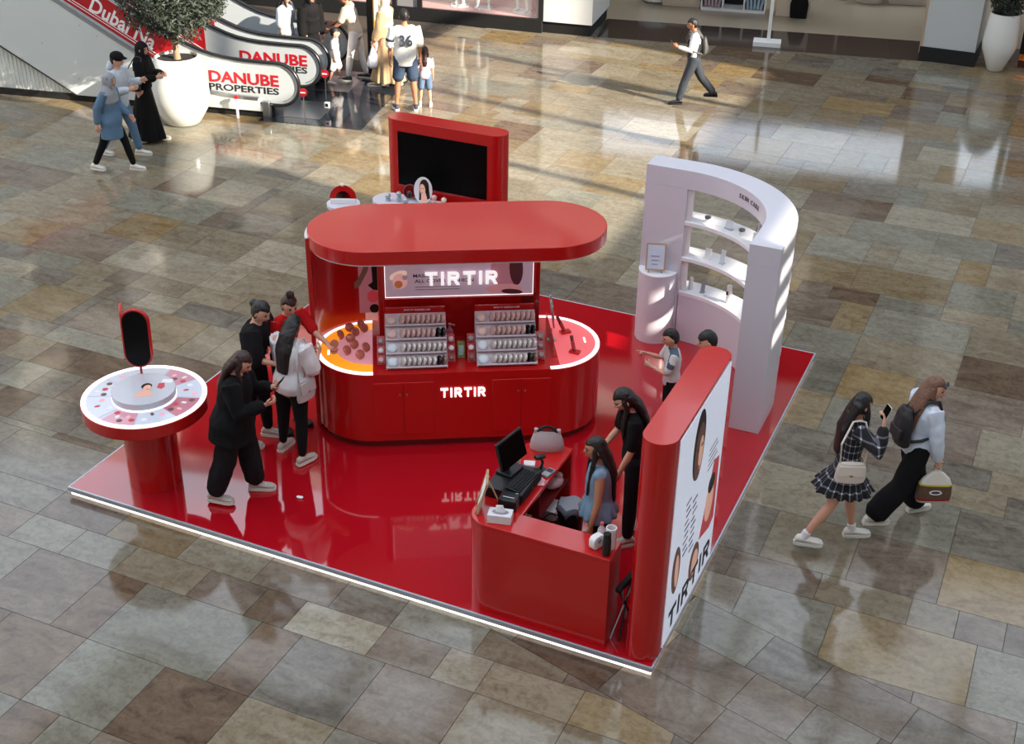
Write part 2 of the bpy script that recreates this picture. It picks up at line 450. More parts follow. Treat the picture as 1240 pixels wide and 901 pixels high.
for vis, q, isb in keep[300:]: rest.prism(q, -.012, 0.0, mi=rnd.choices(range(8), WTB if isb else (WTS if q[0][1] < 4 else WTF))[0])
o = rest.build('tile_field', STN, floor, smooth=0); o['kind'] = 'stuff'

# --- shell of the atrium (mostly out of frame; lights and reflects into view)
M_SHELL = mat('plaster_white', rgb(205, 202, 196), rough=.7)
M_SHELLD = mat('bronze_dark', rgb(62, 56, 52), rough=.5)
M_CEIL = mat('ceiling_taupe', rgb(118, 108, 98), rough=.7)
M_SHOPWALL = mat('warm_wall', rgb(120, 98, 78), rough=.7)
# unseen right wall; windows and slats shaped to lay the sun patches
wr = MB(); X = 11.25
def wseg(y0, y1, z0, z1): wr.box((X, (y0+y1)/2, (z0+z1)/2), (.5, y1-y0, z1-z0))
wseg(-17, 2.1, 0, 16); wseg(2.1, 3.75, 0, 6.35); wseg(2.1, 3.75, 8.1, 16)
for k in range(5): wr.box((X, 2.92, 6.52+.36*k), (.22, 1.65, .14))
wseg(3.75, 5.0, 0, 16); wseg(14.6, 28, 0, 16); wseg(5.0, 14.6, 0, 7.0); wseg(5.0, 14.6, 13.6, 16)
for k in range(1, 4): wr.box((X, 5.0 + 2.4*k, 10.3), (.3, .16, 6.6))
wr.box((X, 9.8, 10.6), (.3, 9.6, .16))
struct('wall_right', wr, M_SHELL, 'unseen white side wall with windows shaped for the sun patches', 'wall', smooth=0)
struct('wall_back', MB().box((-5, -17.2, 8), (33, .4, 16)), M_SHELL, 'plain wall behind the viewer', 'wall', smooth=0)
struct('wall_left', MB().box((-22.2, 5, 6), (.4, 45, 12)), M_SHELL, 'plain wall on the far left', 'wall', smooth=0)
# unseen roof; openings laid out for skylight and deck reflections
rf = MB(); ZR = 16.2
def rseg(x0, x1, y0, y1): rf.box(((x0+x1)/2, (y0+y1)/2, ZR), (x1-x0, y1-y0, .4))
rseg(-17.5, -14.5, -17.4, 12.5); rseg(8.5, 11.5, -17.4, 17.5); rseg(-14.5, 8.5, 7.5, 12.5); rseg(-14.5, 8.5, -17.4, -13)
for k in range(1, 6): rf.box((-14.5 + 23/6*k, -2.7, ZR), (.35, 20.6, .5))
for k in range(1, 5): rf.box((-3, -13 + 20.5/5*k, ZR), (23, .35, .5))
for k in range(1, 8): rf.box((-14.5 + 23/8*k, 16.5, ZR), (.4, 8, .5))
rf.box((-3, 15.2, ZR), (23, .4, .5)); rf.box((-3, 18, ZR), (23, .4, .5))
struct('ceiling', rf, M_CEIL, 'unseen taupe atrium ceiling with openings laid out for light and reflections', 'ceiling', smooth=0)
# far facade, upper floors (turned 12 degrees like the shop fronts)
SROT = R(12); SO = Vector((-7.3, 17.65, 0))
def S(u, v, z=0.): return SO + Vector((u*math.cos(SROT)-v*math.sin(SROT), u*math.sin(SROT)+v*math.cos(SROT), z))
fu = MB()
def fbox(u0, u1, v0, v1, z0, z1, mi=0):
    fu.box(S((u0+u1)/2, (v0+v1)/2, (z0+z1)/2), (u1-u0, v1-v0, z1-z0), rz=SROT, mi=mi)
fbox(-16, 19, .6, 1.2, 3.4, 4.7); fbox(-16, 19, .6, 1.2, 8.2, 9.4); fbox(-16, 19, .6, 1.2, 12.6, 13.2)
fbox(-16, 19, 5.0, 5.3, 4.7, 13.0, 1); fbox(-16, 19, .9, 5.2, 4.4, 4.7, 1); fbox(-16, 19, .9, 5.2, 8.2, 8.4, 1); fbox(-16, 19, .9, 5.2, 12.6, 12.8, 1)
for u in (-11.5, -5.2, 1.6, 8.2, 14): fbox(u-.45, u+.45, .75, 1.5, 3.4, 13.0)
for u in (-12.2, -5.2, 1.6, 8.2, 14): fbox(u-.5, u+.5, .8, 1.1, 13.2, 16.2)  # unseen piers spaced to break up the sky reflected in the deck
M_GLOW = mat('added_glow_panel', rgb(236, 222, 204), rough=.5, emit=.42)  # glowing panels added so the red tops and deck reflect pink
for u0, u1, z0, z1 in ((-14, -10.2, 9.7, 12.3), (-9.6, -6.2, 9.7, 12.3), (-5.4, -1.4, 9.7, 12.3), (-.8, 2.6, 9.7, 12.3), (4.2, 8.0, 9.7, 12.3), (-13, -9.0, 5.0, 7.6), (-4.4, -1.0, 5.0, 7.6), (2.6, 5.2, 5.0, 7.6)): fbox(u0, u1, 4.9, 5.0, z0, z1, 2)
struct('wall_far', fu, [M_SHELL, M_SHOPWALL, M_GLOW], 'unseen upper galleries with added glow panels above the far shop fronts', 'wall', smooth=0)
# ================================================================ KIOSK PLATFORM
pf = thing('kiosk_platform', 'low square glossy red platform with metal edge and white light strip', 'platform', ((PX0+PX1)/2, (PY0+PY1)/2, 0))
wx, wy = (PX1-PX0), (PY1-PY0)
MB().box((0, 0, .068), (wx-.03, wy-.03, .062)).build('deck', M_DECK, pf, smooth=0)
MB().box((0, 0, .02), (wx-.16, wy-.16, .036)).build('base_frame', M_BLACKM, pf, smooth=0)
for sx, sy in ((0, -1), (0, 1), (-1, 0), (1, 0)):
    if sy: sz = (wx, .018, .045); c = (0, sy*(wy/2-.006), .078)
    else: sz = (.018, wy-.024, .045); c = (sx*(wx/2-.006), 0, .078)
    MB().box(c, sz).build('edge_trim', M_TRIM, pf, bevel=.003)
    if sy: sz = (wx-.03, .02, .036); c = (0, sy*(wy/2-.03), .026)
    else: sz = (.02, wy-.08, .036); c = (sx*(wx/2-.03), 0, .026)
    MB().box(c, sz).build('light_strip', M_LED, pf, smooth=0)

# ================================================================ MAIN DISPLAY ISLAND
IA = R(29.8); IC = (-3.134, 2.83, PZ); A_, R_ = .885, .585
isl = thing('display_island', 'red stadium-shaped display counter with doors, curved wall and rounded canopy', 'display counter', IC, IA)
def IW(u, v, z=PZ): return Vector((IC[0]+u*math.cos(IA)-v*math.sin(IA), IC[1]+u*math.sin(IA)+v*math.cos(IA), z))
MB().prism(stadium(A_, R_-.05), 0, .09).build('plinth', M_REDD, isl)
MB().prism(stadium(A_, R_), .085, .855).build('body', M_RED, isl, bevel=.004)
top = [(-A_, -R_), (A_, -R_), (A_, R_), (-A_, R_)]
MB().prism(top, .852, .862).build('countertop', M_RED, isl, smooth=0)
for sgn, m_ in ((-1, M_YEL), (1, M_PINKL)):
    a0, a1 = (PI/2, 1.5*PI) if sgn < 0 else (-PI/2, PI/2)
    c = (sgn*A_, 0)
    ri = MB().prism(arcpoly(R_-.050, R_-.008, a0, a1, 28, c), .852, .868).build('ring_light', M_RING, isl, smooth=0)
    p = MB().prism(arcpoly(.001, R_-.050, a0, a1, 28, c), .852, .862).build('display_panel', m_, isl, smooth=0)
    if sgn < 0:
        MB().prism(arcpoly(.001, R_-.21, a0, a1, 24, c), .861, .8635).build('pink_inlay', M_PINKP, p, smooth=0)
        MB().prism(rrect(.025, .10, .004, c=(-1.33, -.09)), .861, .8645).build('caption', M_LOGO, p, smooth=0)
    else:
        MB().prism(rrect(.02, .12, .004, c=(1.31, .0)), .861, .8645).build('caption', M_LOGO, p, smooth=0)
        MB().prism([(.885, -.57), (.985, -.55), (.985, .55), (.885, .57)], .861, .8635).build('red_inlay', M_REDACR, p, smooth=0)
MF = lambda u, z, off=0.: vplane((u, -R_-off, z), (1, 0, 0), (0, -1, 0))
for (u0, u1, kn) in ((-.888, -.594, -.625), (-.586, -.292, -.555), (.300, .588, .557), (.596, .885, .628)):
    d = MB().box(((u0+u1)/2, -R_-.004, .465), (u1-u0, .012, .60)).build('door', M_RED, isl, bevel=.003)
    k = MB(); k.lathe([(.004, 0), (.004, .014), (.011, .016), (.011, .024), (.008, .026)], (kn, -R_-.008, .64), 12, M=Matrix.Rotation(PI/2, 3, 'X')); k.build('knob', M_GOLD, d)
tirtir(MF(.005, .635, .001), M_LOGO, isl, .45, .10, .02)
# back panel, posts, header light box, canopy
MB().box((.02, .18, 1.09), (1.55, .04, .46)).build('back_panel', M_RED, isl, smooth=0)
for u in (-.785, .825): MB().box((u, .21, 1.455), (.05, .06, 1.20)).build('post', M_RED, isl, bevel=.004)
hb = MB().box((.02, .235, 1.68), (1.555, .09, .74)).build('header_box', M_RED, isl, bevel=.003)
MH = lambda u, z, off=0.: vplane((u, .188-off, z), (1, 0, 0), (0, -1, 0))
MB().prism(rrect(1.52, .70, .004, c=(0, 0)), 0, .006, M=MH(.02, 1.675)).build('lit_face', M_HEAD, hb, smooth=0)
for u0, u1, z0, z1 in ((-.74, -.735, 1.33, 2.02), (.775, .78, 1.33, 2.02), (-.74, .78, 1.326, 1.331)):
    MB().prism([(u0, z0), (u1, z0), (u1, z1), (u0, z1)], .006, .011, M=MH(0, 0)).build('light_edge', M_RING, hb, smooth=0)
# printed cushion compact, left
flat('print_compact_lid', ellpoly(.095, .045, 24, (-.60, 1.575), .35), MH(0, 0), mat('print_tan', rgb(206, 178, 160), rough=.4, emit=.3), hb, .006, .0075)
flat('print_compact', ellpoly(.075, .085, 24, (-.585, 1.51)), MH(0, 0), mat('print_rose', rgb(196, 140, 140), rough=.4, emit=.3), hb, .0075, .0085)
flat('print_puff', ellpoly(.042, .042, 20, (-.60, 1.475)), MH(0, 0), mat('print_brown', rgb(170, 98, 60), rough=.4, emit=.2), hb, .0085, .0095)
flat('print_mirror', ellpoly(.026, .026, 20, (-.535, 1.55)), MH(0, 0), M_PAPER, hb, .0085, .0095)
text('header_text', 'MASK FIT', MH(-.325, 1.565), M_INK, hb, width=.25, height=.038, depth=.008, bold=.01)
text('header_text', 'ALL COVER CUSHION', MH(-.135, 1.505), M_INK, hb, width=.60, height=.038, depth=.008, bold=.01)
for k in range(2):
    flat('header_line', [(-.43, 1.435-.03*k), (.02, 1.435-.03*k), (.02, 1.442-.03*k), (-.43, 1.442-.03*k)], MH(0, 0), M_INKG, hb, .006, .008)
flat('print_compact', ellpoly(.16, .21, 28, (.50, 1.62), .1), MH(0, 0), mat('print_mauve', rgb(160, 104, 116), rough=.4, emit=.2), hb, .006, .0075)
flat('print_shade', ellpoly(.07, .19, 24, (.60, 1.62), .05), MH(0, 0), mat('print_maroon', rgb(84, 40, 48), rough=.4, emit=.1), hb, .0075, .0085)
flat('print_compact', ellpoly(.19, .055, 28, (.48, 1.395)), MH(0, 0), mat('print_rose2', rgb(188, 128, 134), rough=.4, emit=.2), hb, .0085, .0095)
flat('print_shade', ellpoly(.11, .03, 24, (.56, 1.36), -.1), MH(0, 0), mat('print_maroon', rgb(84, 40, 48)), hb, .0095, .0105)
tirtir(MH(.04, 1.533, .012), mat('glow_letter_header', (1, 1, 1, 1), emit=.32), hb, .74, .145, .02)  # letters are plain white; glow added to lift them off the panel
cn = MB().prism(stadium(A_, R_+.004, 28), 2.05, 2.19).build('canopy', M_RED, isl, bevel=.006)
MB().prism(stadium(A_, R_-.01, 28), 2.035, 2.052).build('canopy_soffit', M_WHITEP, cn)
MB().prism(arcpoly(R_-.015, R_+.03, R(97), R(190), 24, (-A_, 0)), 0, 2.13).build('curved_wall', M_RED, isl)
MB().prism(arcpoly(R_-.015, R_+.03, R(97), R(190), 24, (-A_, 0)), 2.13, 2.14).build('wall_cap', M_WHITEP, isl)
gp = MB().prism([(-.125, -.50), (.125, -.50), (.125, .50), (-.125, .50)], 0, .02, M=vplane((-.885, .52, 1.50), (1, 0, 0), (0, -1, 0))).build('graphic_panel', mat('poster_pink', rgb(190, 120, 136), rough=.4, emit=.08), isl, smooth=0)
MG = vplane((-.935, .499, 1.22), (1, 0, 0), (0, -1, 0))
flat('print_arm', [(-.12, .06), (-.06, .10), (.02, .26), (.06, .40), (.01, .40), (-.04, .26), (-.09, .16), (-.12, .14)], MG, M_PORT_DK, gp, 0, .003)
flat('print_black', [(.06, .40), (.12, .40), (.12, .04), (.07, .05), (.02, .10), (.07, .14)], MG, M_BLACKM, gp, 0, .003)
flat('print_red', ellpoly(.06, .07, 20, (.07, -.03)), MG, M_PORT_RED, gp, 0, .004)
flat('print_black', ellpoly(.05, .05, 20, (.08, -.17)), MG, M_BLACKM, gp, 0, .004)
MB().box((.72, .155, 1.28), (.12, .012, .06)).build('price_screen', M_REDD, isl)

# ---- tester racks with cushion compacts
SL = math.atan2(.42, .40); SLEN = math.hypot(.42, .40)
M_RACK = mat('rack_blush', rgb(214, 196, 202), rough=.35)
M_RACKS = mat('rack_strip', rgb(196, 178, 186), rough=.3)
def rack(uc, which):
    t = thing('tester_rack', f'blush four-tier tester rack on the {which} side of the red counter', 'display rack', IW(uc, -.49, .962), IA, 'tester racks on the red counter')
    W2 = .30
    fr = Matrix.Rotation(SL, 4, 'X')            # local x right, y up the slope, z out of the slope
    MB().prism([(-W2, 0), (W2, 0), (W2, SLEN), (-W2, SLEN)], -.02, 0, M=fr).build('sloped_board', M_RACK, t, smooth=0)
    for sx in (-1, 1):
        MB().prism([(0, 0), (.40, 0), (.40, .42)], -.005, .005, M=Matrix(((0, 0, 1, sx*W2), (1, 0, 0, 0), (0, 1, 0, 0), (0, 0, 0, 1)))).build('side_panel', M_RACK, t, smooth=0)
    for k in range(4):
        y0 = SLEN*k/4
        MB().prism([(-W2, y0), (W2, y0), (W2, y0+.02), (-W2, y0+.02)], 0, .045, M=fr).build('tier_ledge', M_RACKS, t, bevel=.003)
    MB().box((0, .415, .35), (.60, .02, .26)).build('red_backboard', M_RED, t, smooth=0)
    text('rack_text', 'MASK FIT CUSHION LINE', vplane((.02, .404, .455), (1, 0, 0), (0, -1, 0)), M_PAPER, t, width=.26, height=.017, depth=.003, bold=.01)
    MB().prism(rrect(.05, .012, .003), 0, .002, M=vplane((0, -.001, .012), (1, 0, 0), (0, -1, 0))).build('price_tag', M_PINKP, t, smooth=0)
    return t, fr
disc = MB().lathe([(.007, -.012), (.041, -.012), (.049, -.005), (.049, .005), (.043, .011), (.024, .0135), (.003, .014)], n=20)
M_CP = [mat('compact_rose', rgb(218, 178, 172), rough=.22, coat=.5), mat('compact_silver', rgb(224, 216, 212), rough=.2, metal=.3), mat('compact_white', rgb(214, 226, 232), rough=.2, coat=.5), mat('compact_black', rgb(26, 22, 24), rough=.2), mat('compact_peach', rgb(222, 184, 172), rough=.25, coat=.5), mat('compact_bronze', rgb(150, 116, 104), rough=.25, metal=.5)]
cmesh = {}
def compact(P, Rm, mi, label, grp):
    if mi not in cmesh:
        cmesh[mi] = disc.mesh('cushion_compact', 40); cmesh[mi].materials.append(M_CP[mi])
    o = bpy.data.objects.new('cushion_compact', cmesh[mi]); COL.objects.link(o)
    M = Rm.to_4x4(); M.translation = P; o.matrix_world = M
    return tag(o, label, 'compact', grp)
ORD = ('bottom', 'third', 'second', 'top'); NTH = ('first', 'second', 'third', 'fourth', 'fifth', 'sixth', 'seventh', 'eighth', 'ninth', 'tenth')
for uc, which in ((-.445, 'left'), (.46, 'right')):
    t, fr = rack(uc, which)
    base = Matrix.Translation(IW(uc, -.49, .962)) @ Matrix.Rotation(IA, 4, 'Z') @ fr
    for k in range(4):
        for j in range(10):
            x = -.240 + (0 if j == 0 else .060 + .0505*(j-.1)); yy = SLEN*k/4 + .02 + .052
            mi = (2 if k < 2 else 4) if j == 0 else ((1 if k < 2 else 0))
            if k in (0, 2) and j >= 8: mi = 3 if j == 8 or k == 2 else 5
            L = base @ Matrix.Translation((x, yy, .026 if j == 0 else .036)) @ Matrix.Rotation(0 if j == 0 else R(-60), 4, 'Y')
            if j == 0: lb = f'{"white" if k < 2 else "peach"} front-facing round compact, first in the {ORD[k]} row of the {which} rack'; g = None
            else: lb = f'{("rose", "silver", "", "black", "", "bronze")[mi]} compact, {NTH[j]} from the left in the {ORD[k]} row of the {which} rack'; g = f'compacts on the {which} rack'
            compact(L.translation, L.to_3x3(), mi, lb, g or 'front-facing compacts on the racks')
# ---- small acrylic sample stands beside the racks, each with three jars
jar = {}
def jar_obj(P, Rm, key, label, grp):
    cols = {'grey': rgb(150, 138, 140), 'blush': rgb(206, 170, 170), 'white': rgb(226, 220, 222), 'brown': rgb(120, 84, 74)}
    if key not in jar:
        jar[key] = MB().lathe([(.024, 0), (.028, .004), (.028, .022), (.025, .024), (.025, .034), (.022, .038)], n=18).mesh('sample_jar', 40)
        jar[key].materials.append(mat('jar_'+key, cols[key], rough=.3))
    o = bpy.data.objects.new('sample_jar', jar[key]); COL.objects.link(o); M = Rm.to_4x4(); M.translation = P; o.matrix_world = M
    return tag(o, label, 'jar', grp)
SN = (('left of the left rack', -.80), ('right of the left rack', -.095), ('left of the right rack', .105), ('right of the right rack', .81))
for i, (nm, u) in enumerate(SN):
    t = thing('sample_stand', f'small red acrylic sample stand {nm}', 'stand', IW(u, -.40, .962), IA, 'red acrylic sample stands')
    tl = Matrix.Rotation(R(52), 4, 'X')
    MB().prism(rrect(.075, .30, .006, c=(0, .15)), -.006, 0, M=tl).build('backing', M_REDACR, t, smooth=0)
    MB().box((0, .09, .004), (.075, .20, .006)).build('foot', M_REDACR, t, smooth=0)
    for k in range(3):
        MB().prism([(-.036, .02+.095*k), (.036, .02+.095*k), (.036, .026+.095*k), (-.036, .026+.095*k)], 0, .035, M=tl).build('ledge', M_REDACR, t, smooth=0)
        L = Matrix.Translation(IW(u, -.40, .962)) @ Matrix.Rotation(IA, 4, 'Z') @ tl @ Matrix.Translation((0, .056+.095*k, .001))
        key = (('blush', 'white', 'grey'), ('brown', 'white', 'blush'), ('brown', 'white', 'grey'), ('grey', 'grey', 'grey'))[i][k]
        jar_obj(L.translation, L.to_3x3(), key, f'{key} sample jar on the {("lowest", "middle", "top")[k]} ledge of the stand {nm}', 'sample jars on the red stands')
# pump bottle and small carton between the racks
def pump(loc, h, r, m1, m2, label, rz=0.):
    t = thing('pump_bottle', label, 'bottle', loc, rz)
    MB().lathe([(r*.9, 0), (r, .01), (r, h*.6), (r*.85, h*.68), (r*.35, h*.73), (r*.35, h*.76)], n=20).build('bottle_body', m1, t)
    c = MB(); c.lathe([(r*.42, h*.75), (r*.42, h*.83), (r*.2, h*.84), (r*.2, h*.94), (r*.5, h*.95), (r*.5, h)], n=14); c.box((r*.9, 0, h*.975), (r*1.6, r*.5, h*.04)); c.build('pump_head', m2, t)
    return t
pump(IW(-.09, .06, .962), .21, .035, mat('bottle_pink', rgb(206, 128, 140), rough=.25), mat('cap_pink', rgb(222, 160, 168), rough=.3), 'pink pump bottle standing between the two tester racks')
t = thing('product_carton', 'small green and yellow patterned carton between the tester racks', 'box', IW(.005, -.27, .962), IA)
MB().box((0, 0, .085), (.075, .05, .17), rx=R(-8)).build('carton_body', mat('carton_green', rgb(120, 140, 80), rough=.5, var=.7, vscale=26), t, bevel=.003)
MB().box((0, -.027, .09), (.05, .004, .10), rx=R(-8)).build('carton_label', mat('carton_blue', rgb(160, 190, 190), rough=.5, var=.4, vscale=40), t)
# compacts scattered on the yellow end
YC = [(-1.12, .34), (-1.06, .24), (-1.11, .10), (-.97, .32), (-1.21, .19), (-1.07, -.03), (-1.14, -.15), (-1.01, -.25), (-.95, -.10), (-1.0, .40)]
M_RG = mat('compact_rosegold', rgb(204, 116, 96), rough=.25, metal=.2)
YL = ['at the back left of the group', 'just behind the middle of the group', 'left of the middle of the group', 'second from the back by the straight edge', 'farthest left', 'in the middle of the group', 'at the front left of the group', 'nearest the viewer', 'at the straight edge near the front', 'farthest back']
rg = disc.mesh('cushion_compact', 40); rg.materials.append(M_RG)
st = MB().lathe([(.016, 0), (.016, .002), (.004, .003), (.004, .03)], n=10)
for i, (u, v) in enumerate(YC):
    t = thing('display_compact', 'rose-gold compact on the yellow counter end, ' + YL[i], 'compact', IW(u, v, .965), IA + rnd.uniform(-.5, .5), 'rose-gold compacts on the yellow end')
    st.build('stand', M_METAL, t)
    o = link('compact_case', rg, M_RG, t); o.rotation_euler = (R(55), 0, R(rnd.uniform(20, 60))); o.location = (0, 0, .052)
# items on the pink end: divider wall, leaning mirror, two tint tubes with bases
t = thing('acrylic_divider', 'upright red acrylic panel on the pink counter end', 'panel', IW(.935, -.05, .9645), IA)
MB().box((0, 0, .10), (.008, .62, .20)).build('sheet', M_REDACR, t); MB().box((.02, 0, .004), (.05, .60, .008)).build('foot', M_REDACR, t)
t = thing('counter_mirror', 'slim oval mirror with silver rim seen edge-on on the pink end', 'mirror', IW(.965, .02, .9645), IA + R(82))
MB().cyl((0, 0, 0), .05, 0, .01, 18).build('base', M_METAL, t)
MB().cyl((0, 0, 0), .006, .01, .14, 8).build('stem', M_METAL, t)
mm = Matrix.Rotation(R(82), 4, 'X'); mm.translation = (0, 0, .33)
MB().prism(ellpoly(.10, .19), -.008, .008, M=mm).build('rim', M_METAL, t); MB().prism(ellpoly(.092, .182), .008, .010, M=mm).build('glass', mat('mirror_glass', rgb(210, 205, 215), rough=.05, metal=1.), t)
for (u, v, l, rz, lb) in ((1.13, .17, .17, .3, 'taller'), (1.17, -.27, .15, -.5, 'shorter')):
    t = thing('lip_tint', f'{lb} red lip tint tube leaning on its base on the pink end', 'lip tint', IW(u, v, .9645), IA+rz)
    MB().box((0, 0, .012), (.11, .07, .024)).build('base', M_REDACR, t, bevel=.003)
    ax = Vector((-.35, .3, .85)).normalized()
    MB().tube([ax*.03, ax*(.03+l*.55)], .021, 12, cap=False).build('tube', mat('tint_red', rgb(190, 30, 44), rough=.1, coat=1.), t)
    MB().tube([ax*(.03+l*.56), ax*(.03+l)], .018, 12, cap=False).build('cap', mat('tint_cap', rgb(120, 20, 28), rough=.2, coat=1.), t)

# ================================================================ TV PANEL
tv = thing('screen_panel', 'tall red rounded panel with a large black screen behind the canopy', 'display panel', (-4.69, 5.70, PZ))
MB().prism(stadium(.65, .145), 0, 2.1).build('body', M_RED, tv, bevel=.003)
sc_ = MB().box((-.01, -.143, 1.62), (1.20, .02, .68)).build('screen', M_SCREEN, tv, bevel=.002)
# counter before the TV panel
bc = thing('back_counter', 'narrow red counter with white tray top in front of the screen panel', 'counter', (-4.93, 5.24, PZ))
MB().prism(stadium(.33, .2), 0, 1.14).build('body', M_RED, bc)
MB().prism(stadium(.335, .205), 1.14, 1.20).build('white_tray', M_WHITE, bc, bevel=.004)
ZB = PZ + 1.20
def ball_bottle(x, y, h, m_, label):
    t = thing('ball_bottle', label, 'bottle', (x, y, ZB), 0, 'ball-topped bottles on the white tray')
    MB().lathe([(.026, 0), (.03, .006), (.03, h*.45), (.018, h*.5), (.018, h*.55)], n=16).build('bottle_body', m_, t)
    MB().ell((0, 0, h*.55+.028), (.034, .034, .034)).build('ball_cap', m_, t)
M_SILV = mat('silver_satin', rgb(180, 188, 194), rough=.3, metal=.5); M_PKC = mat('pink_cream', rgb(224, 176, 172), rough=.35); M_CREAM = mat('cream', rgb(230, 212, 190), rough=.4)
ball_bottle(-5.25, 5.18, .06, M_SILV, 'silver ball bottle nearest the left end of the white tray')
ball_bottle(-5.12, 5.22, .12, M_SILV, 'tallest silver ball bottle on the white tray')
ball_bottle(-4.99, 5.15, .06, M_SILV, 'silver ball bottle in front of the small round mirror')
ball_bottle(-4.68, 5.30, .13, M_PKC, 'pink ball bottle beside the oval portrait')
ball_bottle(-4.57, 5.34, .08, M_CREAM, 'cream ball bottle at the right of the oval portrait')
t = thing('round_mirror', 'small round mirror standing left of the oval portrait', 'mirror', (-5.02, 5.32, ZB), R(20))
mm = Matrix.Rotation(PI/2 - .12, 4, 'X'); mm.translation = (0, 0, .11)
MB().prism(ellpoly(.085, .09), -.008, .006, M=mm).build('rim', mat('rim_rose', rgb(150, 80, 90), rough=.3), t); MB().prism(ellpoly(.074, .078), .006, .008, M=mm).build('glass', mat('mirror_dark', rgb(130, 112, 118), rough=.08, metal=1.), t)
MB().box((0, .03, .01), (.10, .08, .02)).build('foot', M_METAL, t)
def portrait_disc(t, rx, ry, M, k=1.0):
    """printed portrait of a dark-haired woman on a pale disc"""
    d = MB().prism(ellpoly(rx, ry, 32), -.01, 0, M=M).build('portrait_board', M_PAPER, t)
    flat('print_hair', ellpoly(rx*.52, ry*.62, 24, (rx*.12, ry*.22)), M, M_PORT_HAIR, d, 0, .0015)
    flat('print_hair', [(-rx*.38, ry*.3), (rx*.62, ry*.3), (rx*.78, -ry*.55), (rx*.3, -ry*.75), (-rx*.42, -ry*.75)], M, M_PORT_HAIR, d, 0, .0015)
    flat('print_face', ellpoly(rx*.30, ry*.42, 24, (-rx*.05, ry*.06), .12), M, M_PORT_SKIN, d, .0015, .003)
    flat('print_neck', [(-rx*.18, -ry*.25), (rx*.28, -ry*.15), (rx*.52, -ry*.74), (rx*.2, -ry*.95), (-rx*.2, -ry*.93)], M, M_PORT_SKIN, d, .0012, .0025)
    for s in (-1, 1): flat('print_eye', ellpoly(rx*.06, ry*.025, 12, (-rx*.07+s*rx*.13, ry*.14)), M, M_PORT_HAIR, d, .003, .0036)
    flat('print_lips', ellpoly(rx*.085, ry*.035, 12, (-rx*.10, -ry*.17)), M, M_LIP, d, .003, .0036)
t = thing('oval_portrait', 'large oval disc with a printed portrait of a long-haired model', 'portrait sign', (-4.83, 5.30, ZB), R(12))
mm = Matrix.Rotation(PI/2 - .1, 4, 'X'); mm.translation = (0, 0, .165); portrait_disc(t, .115, .165, mm)
MB().box((0, .03, .008), (.10, .08, .016)).build('foot', M_WHITEP, t)
t = thing('mirror_column', 'slim red column stand left of the canopy, behind the curved wall', 'stand', (-5.62, 4.75, PZ))
MB().cyl((0, 0, 0), .15, 0, 1.22, 28).build('column', M_RED, t); MB().cyl((0, 0, 0), .2, 1.22, 1.26, 28).build('disc_top', M_WHITE, t)
t = thing('heart_mirror', 'red framed arched mirror with a white knob on the slim column', 'mirror', (-5.62, 4.75, PZ+1.26), R(24))
mm = Matrix.Rotation(PI/2-.15, 4, 'X'); mm.translation = (0, 0, .06)
MB().prism(arcpoly(.09, .16, 0, PI, 20), -.012, .012, M=mm).build('arched_frame', M_RED, t)
MB().prism(arcpoly(.001, .09, 0, PI, 20), -.004, .004, M=mm).build('glass', mat('mirror_dark', rgb(130, 112, 118)), t)
MB().ell((0, 0, .23), (.02, .02, .02)).build('knob', M_PAPER, t); MB().box((0, 0, .03), (.30, .07, .06)).build('base', M_PAPER, t, bevel=.008)

# ================================================================ ROUND TABLE
rt = thing('round_table', 'round red pedestal table with glowing white ring and printed top', 'display table', (-5.27, .47, PZ))
MB().cyl((0, 0, 0), .25, 0, .83, 40).build('column', M_RED, rt)
MB().cyl((0, 0, 0), .585, .82, .945, 64).build('drum_top', M_RED, rt, bevel=.005)
MB().prism(arcpoly(.535, .578, 0, 2*PI-.0001, 64), .944, .957).build('ring_light', M_RING, rt, smooth=0)
gl = MB().cyl((0, 0, 0), .535, .944, .950, 64).build('printed_top', mat('print_pale', rgb(200, 192, 206), rough=.12, emit=.03), rt, smooth=0)
PRC = [mat('print_pink_wash', rgb(206, 150, 164), rough=.12, emit=.03), mat('print_white_wash', rgb(206, 210, 222), rough=.12, emit=.03), mat('print_rose_wash', rgb(190, 108, 124), rough=.12, emit=.03)]
for k, (a0, a1, mi) in enumerate(((-100, -62, 0), (-62, -20, 1), (-20, 22, 2), (22, 62, 1), (62, 100, 0), (100, 170, 1), (170, 208, 1), (208, 256, 1))):
    s_ = MB().prism(arcpoly(.315, .528, R(a0+1), R(a1-1), 10), .950, .952).build('print_section', PRC[mi], gl, smooth=0)
    for j in range(5 if k % 2 == 0 else 3):
        a = R(a0 + (a1-a0)*(j+.8)/(5.6 if k % 2 == 0 else 3.6)); rr = .36+.13*((j*7+k*3) % 5)/5
        MB().prism(ellpoly(.028, .018 if j % 2 else .028, 14, (rr*math.cos(a), rr*math.sin(a)), a), .952, .953).build('print_product', [M_PORT_RED, M_WHITEP, M_PORT_DK, M_PINKP][(j+k) % 4], s_, smooth=0)
MB().cyl((0, 0, 0), .30, .950, .965, 48).build('glow_base', M_RING, rt, smooth=0)
dk = MB().cyl((0, 0, 0), .295, .962, 1.03, 48).build('raised_disc', mat('disc_grey', rgb(198, 198, 206), rough=.25), rt, bevel=.004)
MT = Matrix.Rotation(R(24), 4, 'Z'); MT.translation = (0, 0, 1.03)
flat('print_shoulders', [(-.05, -.16), (.12, -.13), (.10, -.07), (.05, -.03), (.01, -.03), (-.04, -.07)], MT, M_PORT_SKIN, dk, 0, .0012)
flat('print_hair', ellpoly(.05, .055, 20, (.02, .045)), MT, M_PORT_HAIR, dk, 0, .0012)
flat('print_face', ellpoly(.036, .052, 20, (.032, .015)), MT, M_PORT_SKIN, dk, .0012, .0024)
